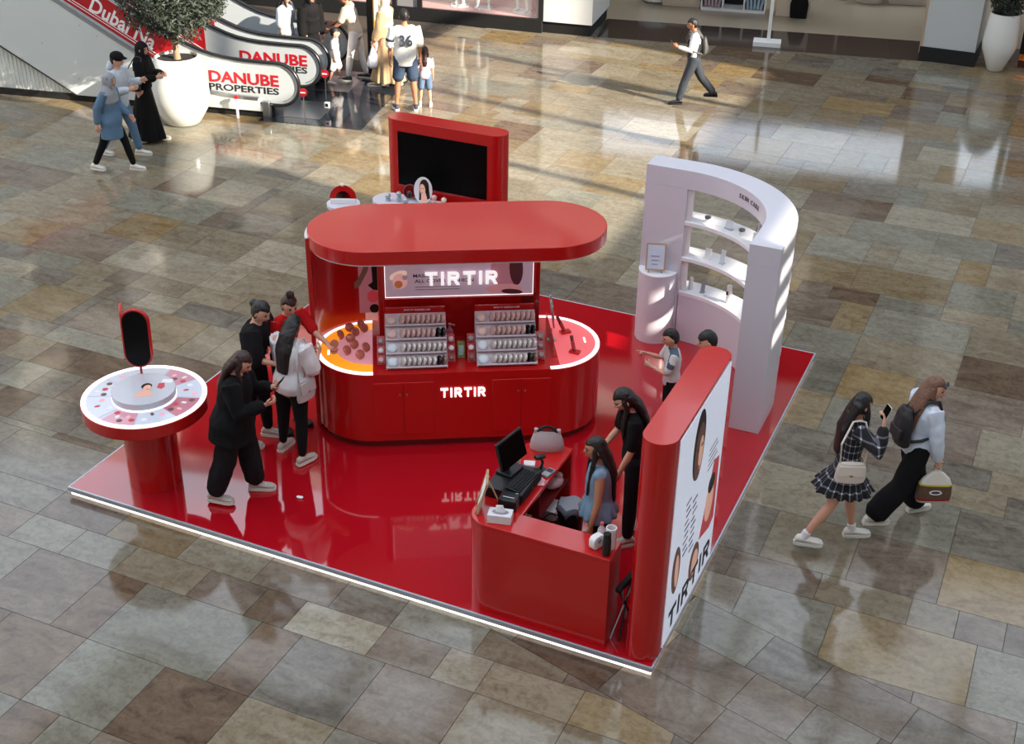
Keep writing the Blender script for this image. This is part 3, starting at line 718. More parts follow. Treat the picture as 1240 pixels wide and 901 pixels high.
flat('print_lips', ellpoly(.012, .005, 10, (.038, -.012)), MT, M_LIP, dk, .0024, .003)
flat('print_red_product', [(.12, .10), (.17, .12), (.19, .04), (.17, .0), (.12, .02)], MT, M_PORT_RED, dk, 0, .0012)
flat('print_white_product', rrect(.10, .07, .01, c=(.19, .15)), MT, M_PAPER, dk, 0, .0012)
# twin oval mirror on a stalk
om = thing('stalk_mirror', 'red twin-oval mirror with black glass on a stalk on the round table', 'mirror', (-5.47, .70, PZ+.953), R(24))
MB().cyl((0, 0, 0), .045, 0, .012, 20).build('base', M_RED, om); MB().cyl((0, 0, 0), .012, .012, .18, 10).build('stalk', M_RED, om)
def oval(w, h): return stadium(h-w, w, 16, ax='y')
mm = Matrix.Rotation(PI/2 - .06, 4, 'X'); mm.translation = (0, 0, .455)
fr_ = MB().prism(oval(.135, .30), -.03, .018, M=mm).build('oval_frame', M_RED, om, bevel=.006)
MB().prism(oval(.118, .283), .018, .021, M=mm).build('glass', M_GLASSB, fr_)
mm2 = Matrix.Rotation(R(102), 4, 'Z') @ Matrix.Rotation(PI/2 - .04, 4, 'X'); mm2.translation = (-.15, .15, .455)
MB().prism(oval(.125, .29), -.012, .012, M=mm2).build('oval_frame', M_RED, om, bevel=.005)
# white tissue lying on the deck
t = thing('crumpled_tissue', 'small crumpled white tissue lying on the red deck', 'tissue', (-3.84, .80, PZ)); b = MB(); b.ell((0, 0, .012), (.035, .02, .014), 10, 6); b.ell((.02, .008, .014), (.018, .012, .012), 8, 5); b.build('paper', M_PAPER, t)
# ================================================================ CASHIER COUNTER
cs = thing('cashier_counter', 'red L-shaped cashier counter with rounded corner at the platform front', 'counter', (-1.1, .4, PZ))
OX, OY = 1.1, -.4
def arc2(cx, cy, r, a0, a1, n=10): return [(cx+r*math.cos(R(a0+(a1-a0)*i/n)), cy+r*math.sin(R(a0+(a1-a0)*i/n))) for i in range(n+1)]
outer = [(-.44, .065)] + arc2(-1.53, .265, .20, 270, 180) + arc2(-1.58, 1.30, .15, 180, 90) + [(-1.31, 1.45)]
Lp = outer + [(-1.31, .33), (-.44, .33)]
def off(p): return [(x+OX, y+OY) for x, y in p]
MB().prism(off(Lp), .865, .90).build('countertop', M_RED, cs, bevel=.004)
inner = [(-.44, .10)] + arc2(-1.53, .265, .165, 270, 180) + arc2(-1.58, 1.30, .115, 180, 90) + [(-1.31, 1.415)]
MB().prism(off(outer + inner[::-1]), .0, .865).build('outer_shell', M_RED, cs)
MB().prism(off([(-.44, .10), (-1.30, .10), (-1.30, .33), (-.44, .33)]), .0, .865).build('front_cabinet', M_RED, cs, smooth=0)
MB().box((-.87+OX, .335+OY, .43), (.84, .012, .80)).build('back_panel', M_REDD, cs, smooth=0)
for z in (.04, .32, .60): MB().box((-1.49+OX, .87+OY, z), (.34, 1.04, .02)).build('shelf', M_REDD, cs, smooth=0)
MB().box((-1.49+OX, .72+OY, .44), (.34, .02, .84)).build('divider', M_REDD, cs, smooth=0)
ZC = PZ + .90
def box_thing(name, label, cat, loc, size, m_, rz=0., bev=.004, group=None):
    t = thing(name, label, cat, loc, rz, group); MB().box((0, 0, size[2]/2), size).build('body', m_, t, bevel=bev); return t
# things kept on the counter shelves
t = box_thing('storage_box', 'small white box on the lower shelf inside the cashier counter', 'box', (-1.40, 1.18, PZ+.33), (.16, .20, .09), M_WHITEP); MB().box((0, 0, .092), (.165, .205, .012)).build('lid', M_WHITEP, t)
t = thing('plastic_pouch', 'crumpled clear pouch on the upper shelf inside the cashier counter', 'pouch', (-1.40, 1.22, PZ+.61)); b = MB(); b.ell((0, 0, .05), (.09, .12, .05), 14, 8); b.ell((.02, .05, .09), (.05, .05, .03), 10, 6); b.build('pouch_body', mat('pouch_grey', rgb(186, 150, 152), rough=.25), t)
t = thing('cable_tangle', 'black cable hanging in loops inside the cashier counter', 'cable', (-1.36, .92, PZ+.33)); MB().tube([(.06*math.cos(a*1.3)+.01*a, .05*math.sin(a*1.7), .02+.018*a) for a in np.linspace(0, 11, 60)], .006, 6).build('cord', M_BLACK, t)
t = box_thing('storage_box', 'small brown carton beside the cable inside the cashier counter', 'box', (-1.40, .50, PZ+.61), (.14, .16, .12), mat('kraft', rgb(150, 112, 84), rough=.8)); MB().box((0, 0, .121), (.05, .161, .003)).build('tape', M_WHITEP, t)
# handbag
hbg = thing('handbag', 'pale grey leather handbag with black rope handle on the cashier counter', 'handbag', (-1.52, 1.34, ZC), R(20))
M_BAG = mat('leather_grey', rgb(186, 172, 172), rough=.45, bump=.2)
b = MB(); b.tube([(0, 0, .0), (0, 0, .03), (0, 0, .10), (0, 0, .17), (0, 0, .195)], [(.145, .06), (.155, .07), (.145, .06), (.12, .035), (.11, .02)], 20, cap=False); b.build('bag_body', M_BAG, hbg, smooth=50)
for s in (-1, 1):
    MB().box((s*.10, 0, .19), (.035, .03, .05)).build('tab', M_BAG, hbg, bevel=.008)
MB().tube([(-.085+.17*i/12, -.01, .19+.055*math.sin(PI*i/12)) for i in range(13)], .011, 8).build('rope_handle', M_BLACKM, hbg, smooth=60)
MB().tube([(-.085+.17*i/12, .025, .19+.035*math.sin(PI*i/12)) for i in range(13)], .011, 8).build('rope_handle', M_BLACKM, hbg, smooth=60)
MB().box((0, 0, .197), (.18, .035, .006)).build('red_lining', M_REDD, hbg)
# point-of-sale kit
dr = box_thing('cash_drawer', 'wide black cash drawer on the cashier counter', 'cash drawer', (-1.545, .66, ZC), (.34, .44, .10), M_BLACK); MB().box((.172, 0, .05), (.006, .40, .07)).build('drawer_front', M_BLACKM, dr); MB().cyl((.176, 0, 0), .008, .045, .06, 10).build('lock', M_METAL, dr)
mo = thing('pos_monitor', 'black touch monitor standing on the cash drawer', 'monitor', (-1.60, .74, ZC+.10), R(80))
MB().box((0, .02, .012), (.20, .16, .024)).build('base', M_BLACK, mo, bevel=.006)
MB().box((0, .05, .09), (.08, .03, .16), rx=R(18)).build('neck', M_BLACK, mo, bevel=.004)
sc2 = MB().box((0, .01, .22), (.37, .03, .26), rx=R(-16)).build('case', M_BLACK, mo, bevel=.008)
MB().box((0, -.008, .22), (.34, .008, .235), rx=R(-16)).build('screen', M_SCREEN, sc2)
kb = thing('keyboard', 'black keyboard lying on the front of the cash drawer', 'keyboard', (-1.46, .64, ZC+.10), R(85)); MB().box((0, 0, .01), (.34, .13, .016), rx=R(4)).build('tray', M_BLACK, kb, bevel=.004)
for r_ in range(4): MB().box((0, -.042+.028*r_, .0215), (.31, .02, .006), rx=R(4)).build('key_row', M_BLACKM, kb)
pr = box_thing('receipt_printer', 'black receipt printer beside the tissue box', 'printer', (-1.46, .385, ZC), (.16, .14, .11), M_BLACK, R(6), .012); MB().box((0, -.02, .112), (.10, .006, .004)).build('paper_slot', M_WHITEP, pr); MB().box((.05, .05, .112), (.02, .012, .004)).build('button', M_METAL, pr)
t = thing('barcode_scanner', 'black handheld scanner on its stand by the card terminal', 'scanner', (-1.43, .985, ZC), R(-30))
MB().cyl((0, 0, 0), .05, 0, .02, 18).build('stand_base', M_BLACK, t); MB().tube([(0, 0, .02), (0, .02, .09), (0, .0, .14)], .013, 8).build('grip', M_BLACK, t); MB().tube([(0, .03, .15), (0, -.05, .165)], [(.028, .02), (.034, .024)], 12).build('scan_head', M_BLACK, t)
t = box_thing('card_terminal', 'grey card terminal near the inner edge of the cashier counter', 'terminal', (-1.355, .98, ZC), (.07, .13, .022), mat('terminal_grey', rgb(150, 156, 160), rough=.4), R(-12)); MB().box((0, .025, .0225), (.055, .05, .003)).build('screen', M_BLACK, t)
t = box_thing('note_block', 'small white note block behind the scanner', 'paper', (-1.56, 1.04, ZC), (.10, .08, .02), M_PAPER, R(20)); MB().box((0, 0, .021), (.09, .07, .002)).build('top_sheet', M_WHITEP, t)
t = thing('receipt_slip', 'crumpled pink and white receipt slips on the counter edge', 'paper', (-1.36, .83, ZC)); b = MB(); b.box((0, 0, .004), (.06, .10, .002), rz=.4); b.box((-.015, .03, .008), (.07, .05, .002), rz=-.6, rx=.1); b.build('slip', mat('slip_pink', rgb(226, 170, 180), rough=.7), t, smooth=0)
pump((-1.66, .98, ZC), .19, .036, M_WHITEP, M_WHITEP, 'white pump dispenser standing behind the monitor', R(200))
# wooden sign easel, edge-on
es = thing('wooden_easel_sign', 'wooden framed sign on a small easel at the rounded counter corner', 'sign', (-1.655, .28, ZC), R(-66.4))
M_WOOD = mat('light_wood', rgb(186, 152, 118), rough=.55, var=.15, vscale=20)
tl = R(-14)
b = MB()
for sx in (-1, 1): b.box((sx*.105, 0, .16), (.018, .016, .31), rx=tl)
for sz in (-1, 1): b.box((0, sz*.037, .16+sz*.148), (.21, .016, .018), rx=tl)
b.build('frame', M_WOOD, es); MB().box((0, -.001, .16), (.195, .006, .29), rx=tl).build('sheet', M_PAPER, es)
for sx in (-1, 1): MB().tube([(sx*.07, -.06, 0), (sx*.05, .05, .28)], .007, 6).build('easel_leg', M_WOOD, es)
MB().tube([(0, .16, 0), (0, .05, .27)], .007, 6).build('easel_leg', M_WOOD, es)
# tissue box
tb = thing('tissue_box', 'white patterned tissue box at the front corner of the cashier counter', 'tissue box', (-1.45, .185, ZC), R(14))
MB().box((0, 0, .04), (.20, .12, .08)).build('carton', mat('tissue_card', rgb(222, 218, 222), rough=.6, var=.15, vscale=40), tb, bevel=.004)
MB().prism(ellpoly(.07, .035), .08, .082).build('slot', M_INKG, tb, smooth=0)
b = MB(); b.tube([(0, 0, .07), (.005, 0, .10), (-.005, .005, .13), (.02, 0, .145)], [(.04, .012), (.045, .018), (.035, .012), (.008, .004)], 10); b.build('tissue', M_PAPER, tb, smooth=60)
# bottles at the right end
t = thing('tape_dispenser', 'white rounded plastic dispenser near the right end of the cashier counter', 'dispenser', (-.60, .185, ZC), R(68))
pp = rrect(.13, .12, .04, c=(0, .06)); Mx = Matrix(((1, 0, 0, 0), (0, 0, -1, 0), (0, 1, 0, 0), (0, 0, 0, 1)))
MB().prism(pp, -.03, .03, M=Mx).build('casing', M_WHITEP, t, bevel=.006); MB().prism(ellpoly(.02, .02, 16, (0, .075)), .03, .034, M=Mx).build('hub', M_INKG, t)
t = thing('water_bottle', 'clear water bottle with a pink cap behind the white dispenser', 'bottle', (-.60, .285, ZC))
MB().lathe([(.028, 0), (.033, .008), (.033, .10), (.028, .12), (.014, .145), (.014, .155)], n=18).build('bottle_body', mat('clear_plastic', rgb(226, 214, 218), rough=.1, alpha=.6), t); MB().cyl((0, 0, 0), .016, .154, .175, 14).build('cap', mat('cap_pinkred', rgb(200, 80, 90), rough=.4), t)
t = thing('thermos_bottle', 'tall black thermos at the right end of the cashier counter', 'bottle', (-.495, .125, ZC))
MB().lathe([(.033, 0), (.035, .004), (.035, .15), (.03, .165), (.028, .17)], n=20).build('flask', M_BLACK, t); MB().lathe([(.031, .17), (.031, .205), (.026, .21)], n=20).build('cap', M_BLACKM, t)
t = thing('paper_cup_roll', 'white open cylinder standing behind the black thermos', 'roll', (-.50, .235, ZC))
MB().lathe([(.045, 0), (.045, .19), (.036, .192), (.036, .10)], n=24).build('tube', M_WHITEP, t); MB().cyl((0, 0, 0), .03, .09, .105, 18).build('core', M_INKG, t)
# waste bin behind the counter
t = thing('waste_bin', 'black waste bin with a grey liner bag behind the cashier counter', 'bin', (-1.13, .98, PZ))
MB().lathe([(.09, 0), (.12, .62), (.125, .62), (.115, .55)], n=24).build('bucket', M_BLACK, t)
b = MB(); b.tube([(0, 0, .56), (0, 0, .62), (0, 0, .66)], [(.11, .11), (.132, .132), (.11, .11)], 20, cap=False)
for i in range(len(b.v)):
    x, y, z = b.v[i]; a = math.atan2(y, x); b.v[i] = (x*(1+.06*math.sin(7*a)), y*(1+.06*math.sin(7*a)), z+.012*math.sin(5*a))
b.build('liner_bag', mat('bag_film', rgb(120, 124, 134), rough=.2), t, smooth=60)
# folded dark stool in the gap by the light box
t = thing('folding_stool', 'dark folded stool standing between the cashier counter and the light box', 'stool', (-.36, .33, PZ), R(82))
for s in (-1, 1):
    MB().tube([(s*.14, -.02, 0), (-s*.12, .03, .52)], .010, 8).build('leg', M_BLACK, t); MB().tube([(s*.14, .06, 0), (-s*.12, -.01, .52)], .010, 8).build('leg', M_METAL, t)
MB().box((0, .01, .53), (.32, .05, .05)).build('folded_seat', M_BLACKM, t, bevel=.01)

# ================================================================ LIGHT BOX PANEL
lb = thing('light_box', 'tall red rounded panel with a lit white beauty poster on its side', 'light box', (-.14, .865, PZ))
MB().prism(stadium(.69, .14, 20, 'y'), 0, 2.1).build('body', M_RED, lb, bevel=.003)
ML = lambda y, z, o=0.: vplane((.138+o, y, z), (0, 1, 0), (1, 0, 0))      # local y, z
YB = .865
lf = MB().prism(rrect(1.36, 2.02, .01, c=(.03, 1.05)), 0, .008, M=ML(0, 0)).build('lit_face', M_LBOX, lb, smooth=0)
def pz(pts): return [(y-YB, z-PZ) for y, z in pts]
def fl2(name, pts, m_, a=.008, b=.0095): return flat(name, pz(pts), ML(0, 0), m_, lf, a, b)
fl2('print_hair', ellpoly(.155, .33, 28, (.77, 1.80), .0), M_PORT_HAIR)
fl2('print_face', ellpoly(.125, .27, 28, (.79, 1.73)), M_PORT_DK, .0095, .0105)
fl2('print_face_light', ellpoly(.06, .16, 20, (.83, 1.70)), M_PORT_SKIN, .0105, .0112)
fl2('print_lips', ellpoly(.04, .025, 14, (.79, 1.57)), M_LIP, .0112, .012)
for s in (-1, 1): fl2('print_eye', ellpoly(.028, .014, 12, (.79+s*.055, 1.77)), M_PORT_HAIR, .0112, .012)
fl2('print_red_panel', [(1.08, .66), (1.40, .58), (1.52, .62), (1.50, 1.28), (1.34, 1.32)], M_PORT_RED)
fl2('print_face', ellpoly(.12, .2, 24, (1.30, .92)), M_PORT_SKIN, .0095, .0105)
fl2('print_hair', ellpoly(.10, .09, 20, (1.32, 1.10)), M_PORT_HAIR, .0095, .011)
fl2('print_face', ellpoly(.11, .24, 24, (.42, .80), .08), M_PORT_DK); fl2('print_face_light', ellpoly(.05, .17, 18, (.44, .78), .08), M_PORT_SKIN, .0095, .0105)
fl2('print_face', ellpoly(.14, .19, 24, (.98, .50)), M_PORT_DK); fl2('print_face_light', ellpoly(.09, .13, 20, (1.0, .48)), M_PORT_SKIN, .0095, .0105)
k = 0
for c_ in range(2):
    for r_ in range(9):
        y0 = .56+.19*c_ + .012*(r_ % 3); z0 = 1.34-.065*r_ - .09*c_
        fl2('print_line', [(y0, z0), (y0+.13-.03*(r_ % 2), z0), (y0+.13-.03*(r_ % 2), z0+.018), (y0, z0+.018)], M_INK if (r_+c_) % 3 else M_PORT_DK)
for r_ in range(5):
    fl2('print_line', [(1.14, 1.52-.05*r_), (1.36+.04*(r_ % 2), 1.52-.05*r_), (1.36+.04*(r_ % 2), 1.535-.05*r_), (1.14, 1.535-.05*r_)], M_INKG)
tirtir(ML(.91-YB, .32-PZ, .008), M_INK, lf, 1.16, .20, .003)

# ================================================================ WHITE SKINCARE ARCH
AC = (-1.6, 4.35); RI, RO = 1.13, 1.45
ar = thing('curved_shelf_wall', 'white curved shelving wall with open shelves at the back right', 'shelving wall', (AC[0], AC[1], PZ))
def arch_poly(a0, a1, left=0., right=0., ri=RI, ro=RO, n=24):
    """plan of the arc (degrees, a1 > a0) plus straight ends"""
    p = arcpoly(ri, ro, R(a0), R(a1), n)
    o = p[:n+1]; i = p[n+1:]
    if left: o = o + [(-left, ro)]; i = [(-left, ri)] + i
    if right: o = [(ro, -right)] + o; i = i + [(ri, -right)]
    return o + i
MB().prism(arch_poly(0, 90, .49, .5), 1.89, 2.11).build('top_band', M_WHITE, ar, bevel=.003)
MB().prism(arch_poly(0, 90, .01, .0), 0, .585).build('base_panel', M_WHITE, ar)
MB().prism([(-.49, RI), (-.0, RI), (-.0, RO), (-.49, RO)], 0, 1.89).build('side_panel', M_WHITE, ar, smooth=0)
MB().prism(arch_poly(0, 12, 0, .5, n=6), 0, 1.89).build('end_pillar', M_WHITE, ar)
for z in (.585, 1.02, 1.46): MB().prism(arch_poly(8, 90, 0, 0, RI-.005, RO+.005), z, z+.045).build('shelf', mat('shelf_white', rgb(236, 236, 240), rough=.3), ar, bevel=.003)
for z in (.63, 1.065, 1.505): MB().prism(arch_poly(86.5, 90, 0, 0, RI+.03, RI+.05, 4), z, z+.40 if z < 1.4 else 1.89).build('upright_strip', M_WHITEP, ar)
adv = {'S': .72, 'K': .8, 'I': .34, 'N': .86, ' ': .42, 'C': .86, 'A': .86, 'R': .78, 'E': .70}
ang_ = 56.0
for ch in 'SKIN CARE':
    w = adv[ch]*.068; da = math.degrees(w/RI)
    if ch != ' ':
        a = R(ang_ - da/2); pos = (RI*math.cos(a), RI*math.sin(a), 2.01)
        text('letter', ch, vplane(pos, (math.sin(a), -math.cos(a), 0), (-math.cos(a), -math.sin(a), 0)), mat('letter_grey', rgb(96, 84, 92), rough=.5), ar, height=.05, depth=.006, bold=.008)
    ang_ -= da
def on_shelf(deg, k, rr=RI+.12):
    a = R(deg); return (AC[0]+rr*math.cos(a), AC[1]+rr*math.sin(a), PZ + (.63, 1.065, 1.505)[k]), a - PI/2
def cream_jar(deg, lab):
    lc, rz = on_shelf(deg, 2); t = thing('cream_jar', lab, 'jar', lc, rz, 'skincare products on the arch')
    MB().lathe([(.03, 0), (.034, .006), (.034, .045), (.028, .05)], n=20).build('pot', M_WHITEP, t); MB().lathe([(.036, .05), (.036, .07), (.03, .073)], n=20).build('lid', mat('lid_grey', rgb(90, 90, 98), rough=.35), t)
cream_jar(79, 'white cream jar with dark lid near the left of the top arch shelf'); cream_jar(57, 'white cream jar with dark lid near the right of the top arch shelf')
def card(deg, k, w, h, m_, lab, lean=-10):
    lc, rz = on_shelf(deg, k); t = thing('shelf_card', lab, 'card stand', lc, rz, 'skincare products on the arch')
    MB().box((0, 0, .006), (w, .05, .012)).build('foot', m_, t); MB().box((0, .008, h/2+.004), (w, .006, h), rx=R(lean)).build('card', m_, t)
M_CLR = mat('clear_acrylic', rgb(220, 224, 232), rough=.1, alpha=.55)
card(66, 2, .10, .10, M_CLR, 'clear acrylic card between the jars on the top arch shelf'); card(77, 1, .08, .12, M_WHITEP, 'white card stand on the left of the middle arch shelf'); card(68, 1, .06, .16, M_CLR, 'tall clear acrylic card on the middle arch shelf'); card(78, 0, .05, .16, mat('card_grey', rgb(150, 150, 158), rough=.4), 'grey upright card on the lowest arch shelf')
def bottle(deg, k, h, r, mb_, mc, lab, label_m=None):
    lc, rz = on_shelf(deg, k); t = thing('skincare_bottle', lab, 'bottle', lc, rz, 'skincare products on the arch')
    MB().lathe([(r*.95, 0), (r, .006), (r, h*.68), (r*.8, h*.72)], n=18).build('bottle_body', mb_, t); MB().lathe([(r*.9, h*.72), (r*.9, h*.97), (r*.8, h)], n=18).build('cap', mc, t)
    if label_m: MB().box((0, -r, h*.6), (r*.9, .004, h*.2)).build('label_patch', label_m, t)
bottle(85, 0, .15, .028, M_WHITEP, M_WHITEP, 'plain white bottle at the left of the lowest arch shelf'); bottle(61, 0, .22, .034, M_WHITEP, M_WHITEP, 'tall white bottle with black mark on the lowest arch shelf', M_BLACK); bottle(40, 1, .20, .03, M_WHITEP, M_BLACK, 'white bottle with black cap at the right of the middle arch shelf'); bottle(46, 2, .12, .026, M_WHITEP, M_WHITEP, 'small white bottle at the right of the top arch shelf')
lc, rz = on_shelf(70, 0, RI+.05); t = thing('price_strip', 'flat clear price strip at the front of the lowest arch shelf', 'price strip', lc, rz); MB().box((0, 0, .006), (.22, .03, .012)).build('strip', M_CLR, t); MB().box((0, -.012, .013), (.20, .004, .003)).build('paper', M_PAPER, t)
lc, rz = on_shelf(38, 2, RI+.10); t = thing('framed_print', 'thin grey framed print standing at the right end of the top arch shelf', 'framed print', lc, rz - R(60))
b = MB(); b.box((0, 0, .17), (.20, .012, .34), rx=R(-8)); b.build('frame', mat('frame_grey', rgb(200, 196, 206), rough=.4), t); MB().box((0, -.009, .17), (.17, .004, .30), rx=R(-8)).build('print', mat('print_grey', rgb(150, 145, 158), rough=.5), t)
# half-round pedestal with framed sign
pd = thing('half_round_pedestal', 'white half-round pedestal against the end of the curved wall', 'pedestal', (-1.86, 5.475, PZ))
MB().prism([(.225*math.cos(R(a)), .235*math.sin(R(a))) for a in range(180, 361, 6)], 0, .86).build('shaft', M_WHITE, pd); MB().prism([(.227*math.cos(R(a)), .237*math.sin(R(a))) for a in range(180, 361, 6)], .86, .87).build('top_plate', mat('shelf_white', rgb(236, 236, 240)), pd)
fs = thing('framed_easel_sign', 'wood-framed white sign on a small easel on the white pedestal', 'sign', (-1.87, 5.37, PZ+.87), R(18))
b = MB(); tl = R(-14)
for sx in (-1, 1): b.box((sx*.105, 0, .19), (.016, .014, .31), rx=tl)
for sz in (-1, 1): b.box((0, sz*.036, .19+sz*.147), (.21, .014, .016), rx=tl)
b.build('frame', M_WOOD, fs); sh = MB().box((0, 0, .19), (.195, .006, .285), rx=tl).build('sheet', mat('sheet_blue_white', rgb(206, 216, 232), rough=.5), fs)
MB().box((0, .021, .265), (.13, .004, .018), rx=tl).build('yellow_line', mat('ink_ochre', rgb(196, 156, 70), rough=.6), sh)
for k in range(3): MB().box((-.01, -.004-.012*k, .20-.045*k), (.10-.02*k, .004, .008), rx=tl).build('text_line', M_INKG, sh)
for sx in (-1, 1): MB().tube([(sx*.075, -.035, 0), (sx*.06, .03, .24)], .007, 6).build('easel_leg', M_WOOD, fs)
MB().tube([(0, .085, 0), (0, .03, .24)], .007, 6).build('easel_leg', M_WOOD, fs)
# ================================================================ PEOPLE
def V3(*a): return Vector(a)
def remesh(mb, vox, smooth=4, amp=0., freq=9., stretch=(1, 1, .45), seed=0., deform=None):
    me = bpy.data.meshes.new('r'); me.from_pydata([tuple(v) for v in mb.v], [], mb.f); me.update()
    o = bpy.data.objects.new('r', me)
    r = o.modifiers.new('r', 'REMESH'); r.mode = 'VOXEL'; r.voxel_size = vox; r.adaptivity = 0.
    if smooth:
        s = o.modifiers.new('s', 'SMOOTH'); s.iterations = smooth; s.factor = .5
    me = tmp_eval(o)
    n = len(me.vertices)
    co = np.empty(n*3); me.vertices.foreach_get('co', co); co = co.reshape(-1, 3)
    if amp:
        no = np.empty(n*3); me.vertex_normals.foreach_get('vector', no); no = no.reshape(-1, 3)
        d = np.array([mnoise.noise(Vector((p[0]*freq*stretch[0]+seed, p[1]*freq*stretch[1]+seed*2, p[2]*freq*stretch[2]))) + .5*mnoise.noise(Vector((p[0]*freq*2.3, p[1]*freq*2.3+seed, p[2]*freq*1.2))) for p in co])
        co = co + no*(d*amp)[:, None]
    if deform is not None: co = deform(co)
    me.vertices.foreach_set('co', co.ravel()); me.shade_smooth(); me.update()
    return me
def head_rows(k=28, n=40):
    vs = []; fs = []
    for j in range(k+1):
        t = PI*j/k
        for i in range(n):
            a = 2*PI*i/n
            sx, sy, sz = max(math.sin(t), 1e-3)*math.cos(a), max(math.sin(t), 1e-3)*math.sin(a), -math.cos(t)
            jaw = max(0., -sz)
            x = .075*sx*(1-.20*jaw**1.5); y = .096*sy*(1-.10*jaw) ; z = .116*sz
            if sy > 0: y *= .93; y += .012*jaw**2*sy
            else: y -= .006*(1-abs(sz)); 
            if sy < 0 and sz < -.3: y *= 1-.25*(-sz-.3)
            if sy > .2:
                y += .024*math.exp(-((x/.013)**2+((z+.016)/.022)**2))                 # nose
                y += .006*math.exp(-((x/.010)**2+((z-.012)/.025)**2))
                for s in (-1, 1): y -= .008*math.exp(-(((x-s*.031)/.016)**2+((z-.014)/.013)**2))   # sockets
                y += .005*math.exp(-((x/.036)**2+((z-.036)/.011)**2))                # brow
                y += .006*math.exp(-((x/.022)**2+((z+.058)/.010)**2))                # mouth
                y += .006*math.exp(-((x/.022)**2+((z+.098)/.014)**2))                # chin
            vs.append(V3(x, y, z))
    for j in range(k):
        for i in range(n): fs.append((j*n+i, j*n+(i+1) % n, (j+1)*n+(i+1) % n, (j+1)*n+i))
    fs.append(tuple(range(n))[::-1]); fs.append(tuple(range(k*n, (k+1)*n)))
    return vs, fs
HEADV, HEADF = head_rows()
def hand(mb, Wp, d, nrm, s, curl, thumb_fwd, point=False):
    d = d.normalized(); nrm = (nrm - d*nrm.dot(d)).normalized(); sd = d.cross(nrm)
    if sd.dot(thumb_fwd) < 0: sd = -sd                                  # sd points to the thumb side
    mb.tube([Wp - d*.01*s, Wp + d*.03*s, Wp + d*.07*s, Wp + d*.092*s], [(.026*s, .019*s), (.034*s, .017*s), (.040*s, .015*s), (.036*s, .012*s)], 10, ref=sd)
    for i, (l, off) in enumerate(((.070, .029), (.078, .010), (.073, -.009), (.058, -.027))):
        p = Wp + d*.09*s + sd*off*s; dd = d.copy(); pts = [p]; c = curl*(1+.12*i)
        if point and i == 0: c = .05
        for sg in (.45, .32, .23):
            dd = (Matrix.Rotation(c, 3, d.cross(nrm)) @ dd); p = p + dd*l*sg*s; pts.append(p)
        mb.tube(pts, [.0092*s, .0088*s, .0080*s, .0068*s], 6)
    b = Wp + d*.025*s + sd*.030*s; t1 = (d*.75 + sd*.65 + nrm*.35).normalized(); t2 = (d*.95 + sd*.15 + nrm*.45).normalized()
    mb.tube([b - sd*.012*s, b + t1*.032*s, b + t1*.032*s + t2*.032*s], [.013*s, .011*s, .008*s], 6)
def shoe(t, ank, dirv, pitch, s, mU, mS):
    """sneaker: upper + sole, toe along dirv"""
    dirv = Vector(dirv); dirv.z = 0; dirv.normalize(); sd = V3(dirv.y, -dirv.x, 0)
    def P(y, x, z):
        q = V3(x, y, z); q = Matrix.Rotation(pitch, 3, 'X') @ q
        return ank + (dirv*q.y + sd*q.x + V3(0, 0, q.z))*s
    st = [(-.075, .026, .045), (-.055, .036, .075), (-.01, .039, .085), (.04, .041, .062), (.10, .046, .045), (.15, .044, .038), (.185, .030, .026)]
    b = MB(); vs = []; n = 12
    for y, w, h in st:
        for i in range(n):
            a = 2*PI*i/n; z = h/2*math.sin(a); vs.append(P(y, w*math.cos(a), -.055 + h/2 + z))
    fs = [(j*n+i, j*n+(i+1) % n, (j+1)*n+(i+1) % n, (j+1)*n+i) for j in range(len(st)-1) for i in range(n)]
    fs = [f[::-1] for f in fs] + [tuple(range(n)), tuple(range((len(st)-1)*n, len(st)*n))[::-1]]
    b.add(vs, fs); o = b.build('shoe', mU, t, smooth=60)
    ol = [(-.085, .02), (-.08, .034), (-.03, .042), (.05, .045), (.12, .051), (.165, .046), (.195, .028), (.20, .0)]
    pl = [(x, y) for y, x in ol] + [(-x, y) for y, x in ol[::-1]]
    vs = [P(y, x, -.082) for x, y in pl] + [P(y, x*.96, -.052) for x, y in pl]; k = len(pl)
    MB().add(vs, [tuple(range(k)), tuple(range(k, 2*k))[::-1]] + [(i, k+i, k+(i+1) % k, (i+1) % k) for i in range(k)]).build('sole', mS, o, smooth=40)
    if mU is not mS:
        b2 = MB()
        for yy in (.045, .07, .095): b2.tube([P(yy, -.024, .004-.35*(yy-.04)), P(yy, 0, .012-.35*(yy-.04)), P(yy, .024, .004-.35*(yy-.04))], .004*s, 5)
        b2.build('laces', mS, o)
